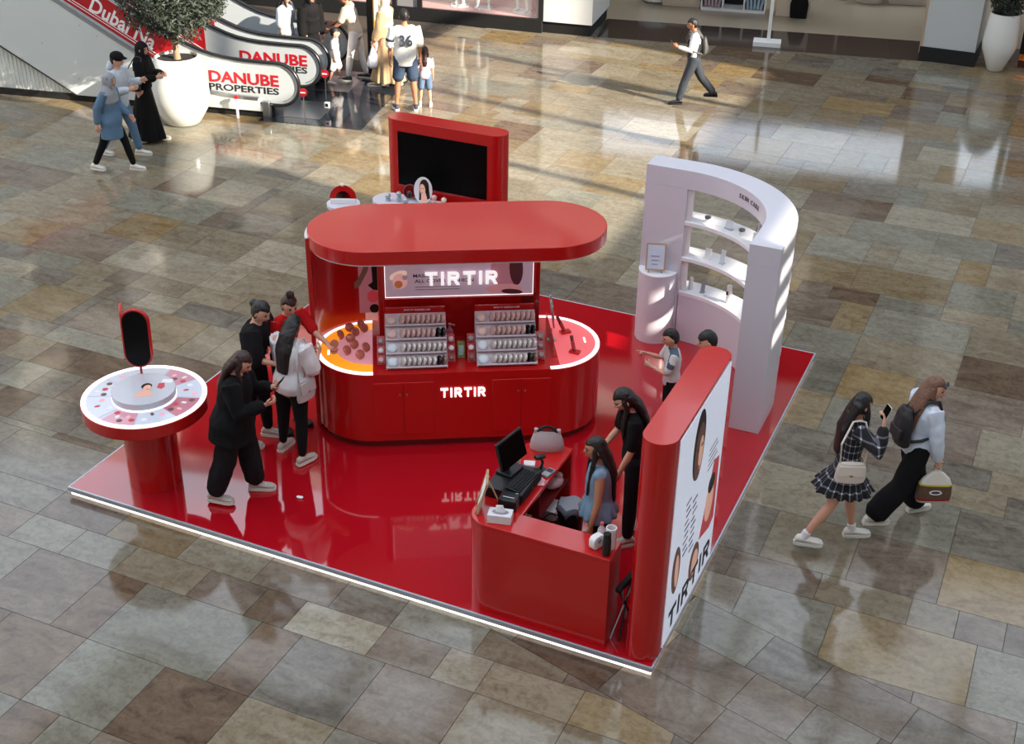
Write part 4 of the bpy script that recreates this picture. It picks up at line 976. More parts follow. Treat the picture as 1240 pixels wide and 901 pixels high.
def person(label, loc, face, H, pose, look, cat='person', vox=.015, group=None):
    """pose: lean, side, head(yaw,pitch), armL/armR (upper dir, fore dir), legL/legR (hip, knee, abduct); local x right, y forward"""
    s = H/1.70; t = thing('person', label, cat, loc, R(face-90), group)
    fem = look.get('fem', True); wd = look.get('width', 1.)
    SHW = (.165 if fem else .19)*wd; HPW = .088*wd
    lean, side = R(pose.get('lean', 0)), R(pose.get('side', 0))
    up = V3(math.sin(side), math.sin(lean), math.cos(lean)*math.cos(side)).normalized()
    # legs
    J = {}
    for sgn, k in ((-1, 'L'), (1, 'R')):
        hip, knee, ab = pose.get('leg'+k, (0, 0, 2))
        a = R(hip); b = R(hip-knee); x = math.sin(R(ab))*sgn
        th = V3(x, math.sin(a), -math.cos(a)).normalized(); sh = V3(x, math.sin(b), -math.cos(b)).normalized()
        J['hip'+k] = V3(sgn*HPW, 0, 0); J['kn'+k] = J['hip'+k] + th*.43; J['an'+k] = J['kn'+k] + sh*.415; J['toe'+k] = R(pose.get('toe'+k, 0))
    lo = min(J['anL'].z - .0, J['anR'].z)
    base = V3(0, 0, .085 - lo)
    for k in list(J):
        if isinstance(J[k], Vector): J[k] = J[k] + base
    PV = base + V3(0, 0, .03)
    def sp(h): return PV + up*h                       # point up the spine, h from pelvis
    CH = sp(.34); NK = sp(.50)
    for sgn, k in ((-1, 'L'), (1, 'R')):
        d1, d2 = pose.get('arm'+k, ((sgn*.18, .0, -1), (sgn*.05, .15, -1)))
        d1 = Vector(d1).normalized(); d2 = Vector(d2).normalized()
        J['sh'+k] = sp(.455) + V3(sgn*SHW, 0, 0); J['el'+k] = J['sh'+k] + d1*.285; J['wr'+k] = J['el'+k] + d2*.25; J['hd'+k] = d2
    hy, hp = pose.get('head', (0, 0))
    HM = Matrix.Rotation(R(hy), 3, 'Z') @ Matrix.Rotation(-R(hp), 3, 'X')
    hs = look.get('hs', 1.); HM = HM*hs
    HC = NK + up*.055 + HM @ V3(0, .025, .085)
    skin = look.get('skin', M_SKIN)
    def sc(v): return v*s
    # ---------------- body: trunk, limbs, neck in one remeshed surface + head + hands
    b = MB(); fx = wd*(.94 if fem else 1.02)
    TS = [(-.11, .135, .095), (-.03, .165 if fem else .155, .112), (.04, .155, .105), (.14, .122 if fem else .142, .088), (.24, .138 if fem else .155, .10), (.34, .15 if fem else .17, .108), (.43, .14 if fem else .165, .085), (.48, .075, .062)]
    b.tube([sc(sp(h)) for h, _, _ in TS], [(x*fx*s, y*fx*s) for _, x, y in TS], 18, ref=(1, 0, 0))
    b.tube([sc(sp(.45)), sc(NK+up*.03), sc(HC - HM @ V3(0, .015, .05))], [.056*s, .048*s, .05*s], 12)
    for k in 'LR':
        b.tube([sc(J['sh'+k] + V3(.05 if k == 'L' else -.05, 0, -.01)), sc(J['sh'+k]), sc(J['sh'+k].lerp(J['el'+k], .5)), sc(J['el'+k]), sc(J['el'+k].lerp(J['wr'+k], .35)), sc(J['wr'+k])], [.05*s, .052*s*wd, .044*s*wd, .036*s, .037*s, .025*s], 10)
        b.tube([sc(J['hip'+k] + V3(0, 0, .03)), sc(J['hip'+k].lerp(J['kn'+k], .35)), sc(J['kn'+k]), sc(J['kn'+k].lerp(J['an'+k], .3)), sc(J['kn'+k].lerp(J['an'+k], .75)), sc(J['an'+k] - V3(0, 0, .03))], [.086*s*wd, .076*s*wd, .052*s*wd, .055*s*wd, .038*s, .035*s], 12)
    me = remesh(b, vox*s, 4)
    bm = MB(); 
    co = np.empty(len(me.vertices)*3); me.vertices.foreach_get('co', co); bm.add([tuple(v) for v in co.reshape(-1, 3)], [tuple(p.vertices) for p in me.polygons]); bpy.data.meshes.remove(me)
    bm.add([sc(HC + HM @ v) for v in HEADV], HEADF)
    for sx in (-1, 1): bm.ell(sc(HC + HM @ V3(sx*.077, -.008, -.004)), (.011*s, .02*s, .030*s), 10, 8, M=HM)
    for sgn, k in ((-1, 'L'), (1, 'R')):
        cu = pose.get('curl'+k, .35); nr = Vector(pose.get('palm'+k, (-sgn, .1, 0)))
        hand(bm, sc(J['wr'+k]), Vector(pose.get('hand'+k, J['hd'+k])), nr, s, cu, Vector(pose.get('thumb'+k, (0, 1, .4))), pose.get('point') == k)
    body = bm.build('body', skin, t, smooth=80)
    # face
    if look.get('face', True):
        for sx in (-1, 1):
            MB().ell(sc(HC + HM @ V3(sx*.031, .080, .013)), (.0125*s, .008*s, .0065*s), 10, 6, M=HM).build('eye', M_EYE, t)
            MB().tube([sc(HC + HM @ V3(sx*q, .089-abs(q-.03)*.5, .034+.004*math.sin((q-.014)*80))) for q in (.014, .024, .034, .045)], .0036*s, 5).build('eyebrow', look.get('hairm', M_HAIRB), t)
        MB().ell(sc(HC + HM @ V3(0, .0915, -.058)), (.020*s, .0065*s, .0075*s), 10, 6, M=HM).build('lips', M_LIP, t)
    # ---------------- clothing
    vx = vox*.95*s
    def torso_sections(h0, h1, ease, flare=0.):
        hs = [h for h, _, _ in TS if h0 < h < h1]; hs = [h0] + hs + [h1]; out = []
        for h in hs:
            x = np.interp(h, [q[0] for q in TS], [q[1] for q in TS]); y = np.interp(h, [q[0] for q in TS], [q[2] for q in TS])
            fl = flare*max(0, (.30-h))
            out.append((h, (x*fx+ease+fl)*s, (y*fx+ease*1.1+fl)*s))
        return out
    tp = look.get('top')
    if tp:
        b = MB(); e = tp.get('ease', .016)
        q = torso_sections(tp.get('hem', -.04), .475, e, tp.get('flare', 0.))
        b.tube([sc(sp(h)) for h, _, _ in q], [(x, y) for _, x, y in q], 20, ref=(1, 0, 0), cap=False)
        b.tube([sc(J['shL'] + V3(.04, 0, -.005)), sc(sp(.462)), sc(J['shR'] - V3(.04, 0, .005))], [(.045*s, .06*s)]*3, 12, ref=(0, 0, 1))
        sl = tp.get('sleeve', .5); se = tp.get('sease', e)
        for k in 'LR':
            pts = [J['sh'+k] + V3(.06 if k == 'L' else -.06, 0, -.02), J['sh'+k]]; rr = [.062*wd+se*.6, .058*wd+se]
            if sl > 0:
                u = min(sl, .5)*2; pts += [J['sh'+k].lerp(J['el'+k], .5*u), J['sh'+k].lerp(J['el'+k], u)]; rr += [.050*wd+se*1.1, (.047 if sl <= .5 else .042)*wd+se*1.1]
                if sl > .5: u = (sl-.5)*2; pts += [J['el'+k].lerp(J['wr'+k], .5*u), J['el'+k].lerp(J['wr'+k], u)]; rr += [.040+se*1.1, .030+se]
                b.tube([sc(p) for p in pts], [r_*s for r_ in rr], 12)
            elif sl == 0: b.tube([sc(p) for p in pts], [r_*s*.86 for r_ in rr], 12)
        df = None
        if tp.get('ruffle'):
            def df(c, z0=sc(sp(.1)).z, s=s):
                d = np.clip((z0-c[:, 2])/(.25*s), 0, 1); a = np.arctan2(c[:, 1], c[:, 0]); f = 1+d*.14*np.sin(11*a); c = c.copy(); c[:, 0] *= f; c[:, 1] *= f; return c
        link(tp.get('name', 'shirt'), remesh(b, vx, 3, tp.get('amp', .008)*s, 9/s, seed=loc[0]*3.1, deform=df), tp['m'], t)
        if tp.get('collar'):
            b = MB(); b.tube([sc(sp(.47)), sc(sp(.505))], [(.072*s, .068*s), (.062*s, .060*s)], 16, cap=False); b.build('collar', tp['collar'], t, smooth=60)
    bt = look.get('bottom')
    if bt:
        b = MB(); e = bt.get('ease', .014); kind = bt['kind']
        if kind in ('trousers', 'shorts'):
            wst = min(bt.get('waist', .10), tp.get('hem', -.04)+.05) if tp else .10; q = torso_sections(-.12, max(wst, -.09), e); b.tube([sc(sp(h)) for h, _, _ in q], [(x, y) for _, x, y in q], 18, ref=(1, 0, 0), cap=False)
            ln = bt.get('len', .95); w = bt.get('w', 0.)
            for k in 'LR':
                pts = [J['hip'+k] + V3(0, 0, .03), J['hip'+k].lerp(J['kn'+k], .4)]; rr = [.088*wd+e, .079*wd+e+w*.3]
                if ln <= .5: pts += [J['hip'+k].lerp(J['kn'+k], ln*2)]; rr += [.068*wd+e*1.6+w*.5]
                else:
                    u = (ln-.5)*2; pts += [J['kn'+k], J['kn'+k].lerp(J['an'+k], .45*u), J['kn'+k].lerp(J['an'+k], u)]; rr += [.057*wd+e+w*.6, .053*wd+e+w*.9, .040+e+w]
                b.tube([sc(p) for p in pts], [r_*s for r_ in rr], 14)
            link(kind, remesh(b, vx, 3, bt.get('amp', .006)*s, 10/s, seed=loc[1]*2.7), bt['m'], t)
        else:                                                        # skirt / robe
            h1 = bt.get('from', .12); mid = (J['kn'+'L']+J['kn'+'R'])/2; hemz = bt['hem']; mk = V3((J['anL'].x+J['anR'].x)/2, (J['anL'].y+J['anR'].y)/2, hemz)
            if hemz > .35: mk = V3(mid.x*.7, mid.y*.7, hemz)
            q = torso_sections(-.05, h1, e); pts = [sc(sp(h)) for h, _, _ in q][::-1]; rr = [(x, y) for _, x, y in q][::-1]
            w = bt.get('w', .25); spread = abs(J['anL'].y-J['anR'].y)*.35 if hemz < .35 else abs(J['knL'].y-J['knR'].y)*.3
            p0 = sp(-.05); x0, y0 = q[0][1]/s, q[0][2]/s
            for f in (.35, .7, 1.):
                pts.append(sc(p0.lerp(mk, f))); rr.append(((x0+(w-x0)*f)*s, (y0+(w*.85+spread-y0)*f)*s))
            b.tube(pts, rr, 28, ref=(1, 0, 0), cap=False)
            pn = bt.get('pleats', 9); pa = bt.get('pamp', .07); zt = sc(p0).z; zb = hemz*s
            def df2(c):
                d = np.clip((zt-c[:, 2])/max(zt-zb, .01), 0, 1); cy = d*mk.y*s; cx = d*mk.x*s; a = np.arctan2(c[:, 1]-cy, c[:, 0]-cx)
                f = 1 + pa*d*(np.sin(pn*a+1.3*np.sin(2*a)) + .4*np.sin(2.3*pn*a+1)); c = c.copy(); c[:, 0] = cx+(c[:, 0]-cx)*f; c[:, 1] = cy+(c[:, 1]-cy)*f; return c
            link(bt.get('name', 'skirt'), remesh(b, vx, 2, .004*s, 8/s, deform=df2), bt['m'], t)
    # ---------------- shoes, socks
    sh = look.get('shoe')
    if sh:
        for k in 'LR':
            if look.get('sock'): MB().tube([sc(J['an'+k] - V3(0, 0, .02)), sc(J['an'+k].lerp(J['kn'+k], .16))], .043*s, 12).build('sock', look['sock'], t)
            d = V3(.12 if k == 'R' else -.12, 1, 0)
            p = J['toe'+k]; shoe(t, sc(J['an'+k]), d, p, s, sh[0], sh[1])
    # ---------------- hair / headwear
    hr = look.get('hair', 'short'); hm = look.get('hairm', M_HAIRB)
    def capfn(rx, ry, rz, dy, dz, line, side=.55, n=30, k=20):
        vs = []; fs = []
        for j in range(k+1):
            th = PI*j/k
            for i in range(n):
                a = 2*PI*i/n; d = V3(max(math.sin(th), 1e-3)*math.cos(a), max(math.sin(th), 1e-3)*math.sin(a), -math.cos(th))
                p = V3(rx*d.x, ry*d.y+dy, rz*d.z+dz)
                front = d.y > .12 + .25*max(0, d.z)
                if (front and p.z < line + .02*abs(d.x)) or p.z < -.075 or (p.z < -.03 and d.y > -.25 and hr == 'short'): p = p*.80
                vs.append(p)
        for j in range(k):
            for i in range(n): fs.append((j*n+i, j*n+(i+1) % n, (j+1)*n+(i+1) % n, (j+1)*n+i))
        fs.append(tuple(range(n))[::-1]); fs.append(tuple(range(k*n, (k+1)*n)))
        return vs, fs
    def strands(c):
        return c
    if hr in ('short', 'bun', 'topbun', 'long', 'pony'):
        vs, fs = capfn(.086, .106, .126, -.008, .006, look.get('line', .055)); b = MB(); b.add([sc(HC + HM @ v) for v in vs], fs)
        if hr == 'bun': b.ell(sc(HC + HM @ V3(0, -.115, .035)), (.042*s, .04*s, .042*s))
        if hr == 'topbun':
            b.ell(sc(HC + HM @ V3(0, -.02, .145)), (.045*s, .045*s, .042*s)); b.ell(sc(HC + HM @ V3(.015, -.03, .165)), (.03*s, .03*s, .025*s))
        if hr in ('long', 'pony'):
            L_ = look.get('hairlen', .38); wq = look.get('hairw', .085); back = HC + HM @ V3(0, -.07, .02)
            pts = [back, back + V3(0, -.03, -.11), back + V3(0, -.055, -.11-L_*.45), back + V3(0, -.05, -.11-L_)]
            pts = [HC + HM @ V3(0, -.045, .03), NK + up*.06 + V3(0, -.065, 0), sp(.40) + V3(0, -.125-look.get('hairy', 0), 0), sp(.50-L_) + V3(0, -.135-look.get('hairy', 0), 0)]
            b.tube([sc(p) for p in pts], [(wq*s, .06*s), (wq*1.02*s, .055*s), (wq*1.12*s, .04*s), (wq*.75*s, .022*s)], 16, ref=(1, 0, 0))
            if look.get('locks', True):
                for sx in (-1, 1): b.tube([sc(HC + HM @ V3(sx*.070, .01, .03)), sc(HC + HM @ V3(sx*.083, .02, -.06)), sc(sp(.44) + V3(sx*.085, .075, 0)), sc(sp(.50-L_*.75) + V3(sx*.09, .115, 0))], [.022*s, .026*s, .026*s, .012*s], 8)
        link('hair', remesh(b, .0095*s, 2, .005*s, 30/s, stretch=(1.6, 1.6, .25)), hm, t)
    if hr in ('hijab', 'hood'):
        b = MB(); vs, fs = capfn(.097, .115, .136, -.012, .004, .045 if hr == 'hijab' else .06); 
        b.add([sc(HC + HM @ v) for v in vs], fs)
        if hr == 'hijab':
            for sx in (-1, 1): b.tube([sc(HC + HM @ V3(sx*.07, .045, .06)), sc(HC + HM @ V3(sx*.075, .055, -.04)), sc(HC + HM @ V3(sx*.035, .065, -.115))], [.024*s, .026*s, .028*s], 8)
            b.tube([sc(HC + HM @ V3(0, -.02, -.03)), sc(NK + up*.05), sc(sp(.44)), sc(sp(look.get('drape', .34)))], [(.082*s, .095*s), (.09*s, .095*s), (.17*s*wd, .13*s), (.185*s*wd, .145*s)], 18, ref=(1, 0, 0))
        else:
            b.tube([sc(HC + HM @ V3(0, -.06, -.06)), sc(NK + V3(0, -.07, .01)), sc(sp(.42) + V3(0, -.09, 0))], [(.075*s, .05*s), (.10*s, .07*s), (.08*s, .04*s)], 14, ref=(1, 0, 0))
        link('headscarf' if hr == 'hijab' else 'hood', remesh(b, .011*s, 3, .005*s, 14/s), hm, t)
    J['HC'] = HC; J['HM'] = HM; J['sp'] = sp; J['s'] = s; J['root'] = t
    Rz = Matrix.Rotation(R(face-90), 3, 'Z')
    J['W'] = lambda p: Vector(loc) + Rz @ (p*s)
    J['Rz'] = Rz
    return J
def add_part(J, name, mb, m_, smooth=50): return mb.build(name, m_, J['root'], smooth=smooth)

BLK = cloth('black', rgb(20, 19, 21)); BLK2 = cloth('black_soft', rgb(27, 25, 28)); WHT = cloth('white', rgb(228, 224, 226)); SHOEG = mat('sneaker_grey', rgb(186, 176, 168), rough=.7); SHOEW = mat('sneaker_white', rgb(226, 222, 214), rough=.6); SOLEW = mat('sole_white', rgb(220, 216, 206), rough=.6); SHOEB = mat('shoe_black', rgb(22, 22, 24), rough=.5)
ARM_DN = lambda sg, f=0.: ((sg*.16, f, -1), (sg*.04, .2+f, -1))
# --- the four at the counter
JA = person('woman in loose black top and trousers looking at a phone by the round table', (-4.36, .59, PZ), 18, 1.62,
    dict(lean=8, head=(-8, 30), legL=(10, 4, 3), legR=(-12, 6, 3), armL=((-.15, .30, -.9), (.35, .80, .35)), armR=((.15, .28, -.95), (-.25, .85, .25)), palmL=(.6, -.2, .6), palmR=(-.6, -.2, .6), curlL=.7, curlR=.7, toeR=0),
    dict(width=1.12, top=dict(m=BLK, sleeve=.95, hem=-.22, ease=.045, sease=.03, flare=.16, amp=.012, name='long_top'), bottom=dict(kind='trousers', m=BLK2, ease=.03, w=.03, len=.93, amp=.012), shoe=(SHOEG, SOLEW), hair='long', hairm=M_HAIRR, hairlen=.34, hairw=.10))
JB = person('woman in puffy black blouse with a low hair bun behind the phone user', (-4.76, 1.50, PZ), 12, 1.63,
    dict(lean=10, head=(-15, 25), legL=(6, 4, 2), legR=(-4, 4, 2), armL=((-.2, .25, -.95), (.4, .75, .1)), armR=((.22, .2, -.95), (-.2, .8, -.2))),
    dict(width=1.03, skin=M_SKIN, top=dict(m=BLK2, sleeve=.55, hem=.10, ease=.035, sease=.05, amp=.014, name='blouse'), bottom=dict(kind='trousers', m=BLK, ease=.016, len=.95, waist=.14), shoe=(SHOEG, SOLEW), hair='bun'))
JC = person('woman in loose white t-shirt with long dark hair facing the yellow counter end', (-4.28, 1.43, PZ), 82, 1.53,
    dict(lean=7, head=(10, 26), legL=(2, 3, 6), legR=(-4, 6, 6), armL=((-.12, .2, -.95), (.5, .75, .1)), armR=((.22, .15, -.95), (-.35, .75, .25))),
    dict(width=1.15, top=dict(m=WHT, sleeve=.5, hem=-.12, ease=.035, sease=.03, amp=.012, name='t_shirt'), bottom=dict(kind='trousers', m=BLK, ease=.006, len=.95), shoe=(SHOEG, SOLEW), hair='long', hairlen=.34, hairw=.10, locks=False))
REDT = cloth('red', rgb(190, 24, 28))
JD = person('staff woman in red t-shirt with a top bun reaching over the yellow counter end', (-4.62, 1.88, PZ), -20, 1.58,
    dict(lean=10, head=(-12, 22), legL=(0, 0, 2), legR=(0, 0, 2), armL=((-.05, .75, -.55), (.10, .95, -.12)), armR=((.2, .1, -1), (.0, .35, -1)), palmL=(.1, .1, -1), curlL=.5),
    dict(top=dict(m=REDT, sleeve=.45, hem=-.06, ease=.014, name='t_shirt'), bottom=dict(kind='trousers', m=BLK, ease=.012), shoe=(SHOEB, SHOEB), hair='topbun', hairm=M_HAIRR))
# --- boy, the half-hidden visitor, staff and the woman at the cash desk
POLO = cloth('polo_white', rgb(216, 214, 216)); GRB = cloth('slate', rgb(88, 104, 118))
JE = person('boy in white polo shirt with slate shoulders pointing at the counter', (-1.00, 3.38, PZ), 205, 1.24,
    dict(lean=2, head=(8, 12), armL=((-.2, .35, -.9), (.5, .8, .25)), armR=((.22, .38, -.85), (-.25, .9, .42)), point='R', curlR=.9, curlL=.6, palmR=(-.4, 0, -1)),
    dict(hs=1.15, fem=False, width=.92, top=dict(m=POLO, sleeve=.42, hem=-.09, ease=.02, sease=.02, collar=GRB, amp=.003, name='polo_shirt'), bottom=dict(kind='shorts', m=BLK, len=.45, ease=.02), shoe=(SHOEB, SOLEW), hair='short'))
s = JE['s']
for sg in (-1, 1):
    k = 'L' if sg < 0 else 'R'
    b = MB(); b.tube([(JE['sp'](.475)+V3(sg*.05, 0, .012))*s, (JE['sh'+k]+V3(sg*.005, 0, .022))*s, (JE['sh'+k].lerp(JE['el'+k], .62)+V3(sg*.022, 0, .006))*s], [(.062*s, .030*s), (.066*s, .042*s), (.058*s, .05*s)], 12, ref=(0, 1, 0)); add_part(JE, 'slate_shoulder', b, GRB)
JF = person('visitor in cream long sleeves mostly hidden behind the light box', (-.53, 2.95, PZ), 200, 1.55,
    dict(head=(10, 10), armL=((-.28, .0, -1), (-.12, .12, -1)), armR=((.2, .1, -1), (0, .2, -1))),
    dict(top=dict(m=cloth('cream', rgb(214, 186, 150)), sleeve=.97, hem=-.1, ease=.012, sease=.008, name='sweater'), bottom=dict(kind='trousers', m=BLK2, ease=.014), shoe=(SHOEB, SHOEB), hair='short', line=.03))
JG = person('staff woman in black t-shirt and glasses with long black hair behind the cash desk', (-.77, 1.57, PZ), 212, 1.62,
    dict(lean=7, head=(0, 32), legL=(4, 2, 2), legR=(-8, 8, 2), armL=((-.15, .12, -1), (.1, .35, -.9)), armR=((.16, .2, -.95), (-.1, .6, -.75))),
    dict(skin=M_SKIN, top=dict(m=BLK, sleeve=.42, hem=-.08, ease=.014, name='t_shirt'), bottom=dict(kind='trousers', m=BLK2, ease=.016), shoe=(SHOEG, SOLEW), hair='long', hairlen=.34, hairw=.085))
s = JG['s']; b = MB()
for sx in (-1, 1): b.tube([(JG['HC'] + JG['HM'] @ V3(sx*.031+.020*math.cos(a), .097, .012+.015*math.sin(a)))*s for a in np.linspace(0, 2*PI, 13)], .0026*s, 5)
for sx in (-1, 1): b.tube([(JG['HC'] + JG['HM'] @ V3(sx*.051, .095, .014))*s, (JG['HC'] + JG['HM'] @ V3(sx*.080, .0, .016))*s], .003*s, 5)
add_part(JG, 'glasses', b, mat('frame_gold', rgb(196, 176, 150), rough=.3, metal=.7))
JH = person('woman in sleeveless blue ruffled top with long black hair at the cash desk', (-.79, .73, PZ), 205, 1.56,
    dict(lean=2, head=(0, 8), armL=((-.25, .08, -1), (-.05, .22, -1)), armR=((.22, .05, -1), (.02, .25, -1))),
    dict(skin=M_SKINT, top=dict(m=cloth('slate_blue', rgb(118, 144, 166), var=.16), sleeve=0, hem=-.06, ease=.02, flare=.14, amp=.010, ruffle=True, name='ruffled_top'), bottom=dict(kind='trousers', m=BLK, ease=.012), shoe=(SHOEB, SHOEB), hair='long', hairlen=.40, hairw=.085))
# --- the two walking past on the right
def plaid():
    m = bpy.data.materials.new('cloth_plaid'); m.use_nodes = True; nt = m.node_tree; L = nt.links; b = nt.nodes['Principled BSDF']; b.inputs['Roughness'].default_value = .92
    tc = nt.nodes.new('ShaderNodeTexCoord'); sx = nt.nodes.new('ShaderNodeSeparateXYZ'); L.new(tc.outputs['Object'], sx.inputs[0])
    def stripe(src, freq, thr):
        m1 = nt.nodes.new('ShaderNodeMath'); m1.operation = 'MULTIPLY'; m1.inputs[1].default_value = freq; L.new(src, m1.inputs[0])
        m2 = nt.nodes.new('ShaderNodeMath'); m2.operation = 'FRACT'; L.new(m1.outputs[0], m2.inputs[0])
        m3 = nt.nodes.new('ShaderNodeMath'); m3.operation = 'LESS_THAN'; m3.inputs[1].default_value = thr; L.new(m2.outputs[0], m3.inputs[0]); return m3.outputs[0]
    at = nt.nodes.new('ShaderNodeMath'); at.operation = 'ARCTAN2'; L.new(sx.outputs[1], at.inputs[0]); L.new(sx.outputs[0], at.inputs[1])
    a1 = stripe(sx.outputs[2], 13., .20); a2 = stripe(at.outputs[0], 3.2, .16)
    ad = nt.nodes.new('ShaderNodeMath'); ad.operation = 'ADD'; L.new(a1, ad.inputs[0]); L.new(a2, ad.inputs[1])
    rp = nt.nodes.new('ShaderNodeValToRGB'); e = rp.color_ramp.elements; e[0].position = 0; e[0].color = rgb(20, 20, 24); e[1].position = 1; e[1].color = rgb(205, 205, 212); k = e.new(.5); k.color = rgb(98, 98, 106)
    md = nt.nodes.new('ShaderNodeMath'); md.operation = 'MULTIPLY'; md.inputs[1].default_value = .5; L.new(ad.outputs[0], md.inputs[0])
    L.new(md.outputs[0], rp.inputs[0]); L.new(rp.outputs[0], b.inputs['Base Color']); return m
PLD = plaid()
JI = person('woman in black and white plaid dress holding up a phone with one hand', (.96, 2.46, 0), 22, 1.62,
    dict(lean=2, head=(22, 2), legL=(14, 3, 2), legR=(-17, 14, 2), toeR=-.12, armR=((.70, .45, -.30), (-.45, .12, .9)), armL=((-.2, .1, -1), (-.05, .35, -.95)), palmR=(-.5, -.6, .2), thumbR=(-.8, 0, .3), curlR=.45),
    dict(top=dict(m=PLD, sleeve=.95, hem=.04, ease=.022, sease=.022, amp=.010, name='plaid_bodice'), bottom=dict(kind='skirt', m=PLD, hem=.66, w=.26, pleats=14, pamp=.07, **{'from': .14}), shoe=(SHOEW, SOLEW), sock=WHT, hair='long', hairlen=.36, hairw=.105, line=.03))
SHW_ = cloth('white_shirt', rgb(214, 222, 236))
JJ = person('woman in white shirt and wide black trousers carrying a backpack and shopping bag', (1.47, 3.10, 0), 38, 1.60,
    dict(lean=4, head=(-48, 12), legL=(16, 4, 2), legR=(-20, 22, 2), toeR=-.55, armR=((.22, .10, -1), (.05, .22, -1)), armL=((-.2, .12, -1), (0, .3, -1)), curlR=1.0),
    dict(skin=M_SKIN, top=dict(m=SHW_, sleeve=.97, hem=-.10, ease=.032, sease=.028, amp=.012, name='shirt'), bottom=dict(kind='trousers', m=BLK, ease=.02, w=.06, len=.93), shoe=(SHOEW, SOLEW), hair='long', hairm=M_HAIRL, hairlen=.32, hairw=.10))
s = JJ['s']; b = MB()
for sx in (-1, 1): b.add([tuple((JJ['HC'] + JJ['HM'] @ V3(sx*.034+.027*math.cos(a), .081-.012*math.sin(a)+o, .082+.020*math.sin(a)))*s) for o in (0, .006) for a in np.linspace(0, 2*PI, 12, endpoint=False)], [tuple(range(12)), tuple(range(12, 24))[::-1]] + [(i, 12+i, 12+(i+1) % 12, (i+1) % 12) for i in range(12)])
add_part(JJ, 'sunglasses', b, mat('sunglass', rgb(50, 62, 90), rough=.1))
# --- upper left: three walking by the planter
DEN = cloth('denim_blue', rgb(96, 124, 150)); GRY = cloth('grey', rgb(150, 152, 158)); LGRY = cloth('light_grey', rgb(190, 198, 206))
JK = person('person in long blue jacket and grey headscarf walking past the planter', (-11.12, 7.15, 0), 12, 1.56,
    dict(lean=3, head=(0, 8), legL=(20, 6, 2), legR=(-20, 8, 2), toeR=-.2, armL=((-.15, .1, -1), (.1, .7, -.6)), armR=((.2, -.45, -.9), (.05, -.1, -1))),
    dict(top=dict(m=DEN, sleeve=.95, hem=-.32, ease=.03, sease=.02, flare=.10, name='long_jacket'), bottom=dict(kind='trousers', m=BLK, ease=.010), shoe=(SHOEW, SOLEW), hair='hijab', hairm=GRY, drape=.30), vox=.018)
JL = person('person in light grey hoodie and black cap walking beside the blue jacket', (-11.42, 7.72, 0), 12, 1.68,
    dict(lean=3, head=(0, 8), legL=(16, 6, 2), legR=(-18, 10, 2), toeR=-.25, armL=((-.15, .2, -1), (.1, .85, .35)), armR=((.2, .2, -1), (-.1, .85, .25))),
    dict(fem=False, top=dict(m=LGRY, sleeve=.95, hem=-.12, ease=.035, sease=.03, name='hoodie'), bottom=dict(kind='trousers', m=DEN, ease=.018), shoe=(SHOEW, SOLEW), hair='short', line=.03), vox=.018)
s = JL['s']; b = MB(); HCc = lambda J, v: (J['HC'] + J['HM'] @ v)*J['s']
b.tube([HCc(JL, V3(0, -.09, -.06)), HCc(JL, V3(0, -.10, -.13))], [(.10*s, .05*s), (.12*s, .06*s)], 14); add_part(JL, 'hood', b, LGRY)
b = MB(); b.ell(HCc(JL, V3(0, -.005, .05)), (.094*s, .112*s, .085*s), 18, 10, M=JL['HM']); b.tube([HCc(JL, V3(0, .06, .055)), HCc(JL, V3(0, .15, .045))], [(.075*s, .012*s), (.05*s, .006*s)], 14, ref=JL['HM'] @ V3(1, 0, 0)); add_part(JL, 'cap', b, BLK)
JM = person('woman in black abaya and headscarf standing beside the white planter', (-11.52, 8.46, 0), 14, 1.62,
    dict(lean=2, head=(-5, 6), legL=(10, 4, 2), legR=(-10, 6, 2), armL=((-.15, .25, -1), (.35, .85, .1)), armR=((.2, .25, -1), (-.25, .85, .15)), curlL=.8, curlR=.8),
    dict(top=dict(m=BLK, sleeve=.92, hem=-.02, ease=.03, sease=.035, name='robe_top'), bottom=dict(kind='robe', name='robe_skirt', m=BLK, hem=.07, w=.25, pleats=9, pamp=.06, **{'from': .16}), shoe=(SHOEG, SOLEW), hair='hijab', hairm=BLK2, drape=.30), vox=.018)
# --- escalator group
ESO = Vector((-10.4, 10.32, 0)); ER = R(12)
def EW(u, v, z=0.): return ESO + Vector((u*math.cos(ER)-v*math.sin(ER), u*math.sin(ER)+v*math.cos(ER), z))
p_ = EW(-3.05, .55, 1.15)
JN = person('dark-clothed rider standing on the near escalator at the top left', tuple(p_), 12, 1.68, dict(armL=((-.15, .2, -1), (.1, .7, -.3))), dict(fem=False, top=dict(m=BLK, sleeve=.95, hem=-.12, ease=.03, name='jacket'), bottom=dict(kind='trousers', m=cloth('steel', rgb(120, 132, 150)), ease=.02), shoe=(SHOEG, SOLEW), hair='short'), vox=.02)
p_ = EW(-.42, 1.98, .013)
JO = person('person in pale grey shirt at the foot of the far escalator', tuple(p_), 10, 1.66, dict(armL=((-.15, .2, -1), (.1, .7, -.2)), head=(0, 10)), dict(fem=False, top=dict(m=LGRY, sleeve=.6, hem=-.16, ease=.035, sease=.03, name='shirt'), bottom=dict(kind='trousers', m=cloth('steel', rgb(120, 132, 150)), ease=.02), shoe=(SHOEB, SOLEW), hair='long', hairlen=.2), vox=.02)
p_ = EW(.02, 2.08, .013)
JP = person('person in black abaya standing by the escalator handrail', tuple(p_), -20, 1.66, dict(head=(0, 10)), dict(top=dict(m=BLK, sleeve=.95, hem=-.02, ease=.04, sease=.04, name='robe_top'), bottom=dict(kind='robe', name='robe_skirt', m=BLK, hem=.06, w=.27, pleats=8, pamp=.05, **{'from': .16}), shoe=(SHOEB, SHOEB), hair='hijab', hairm=BLK2, drape=.22), vox=.02)
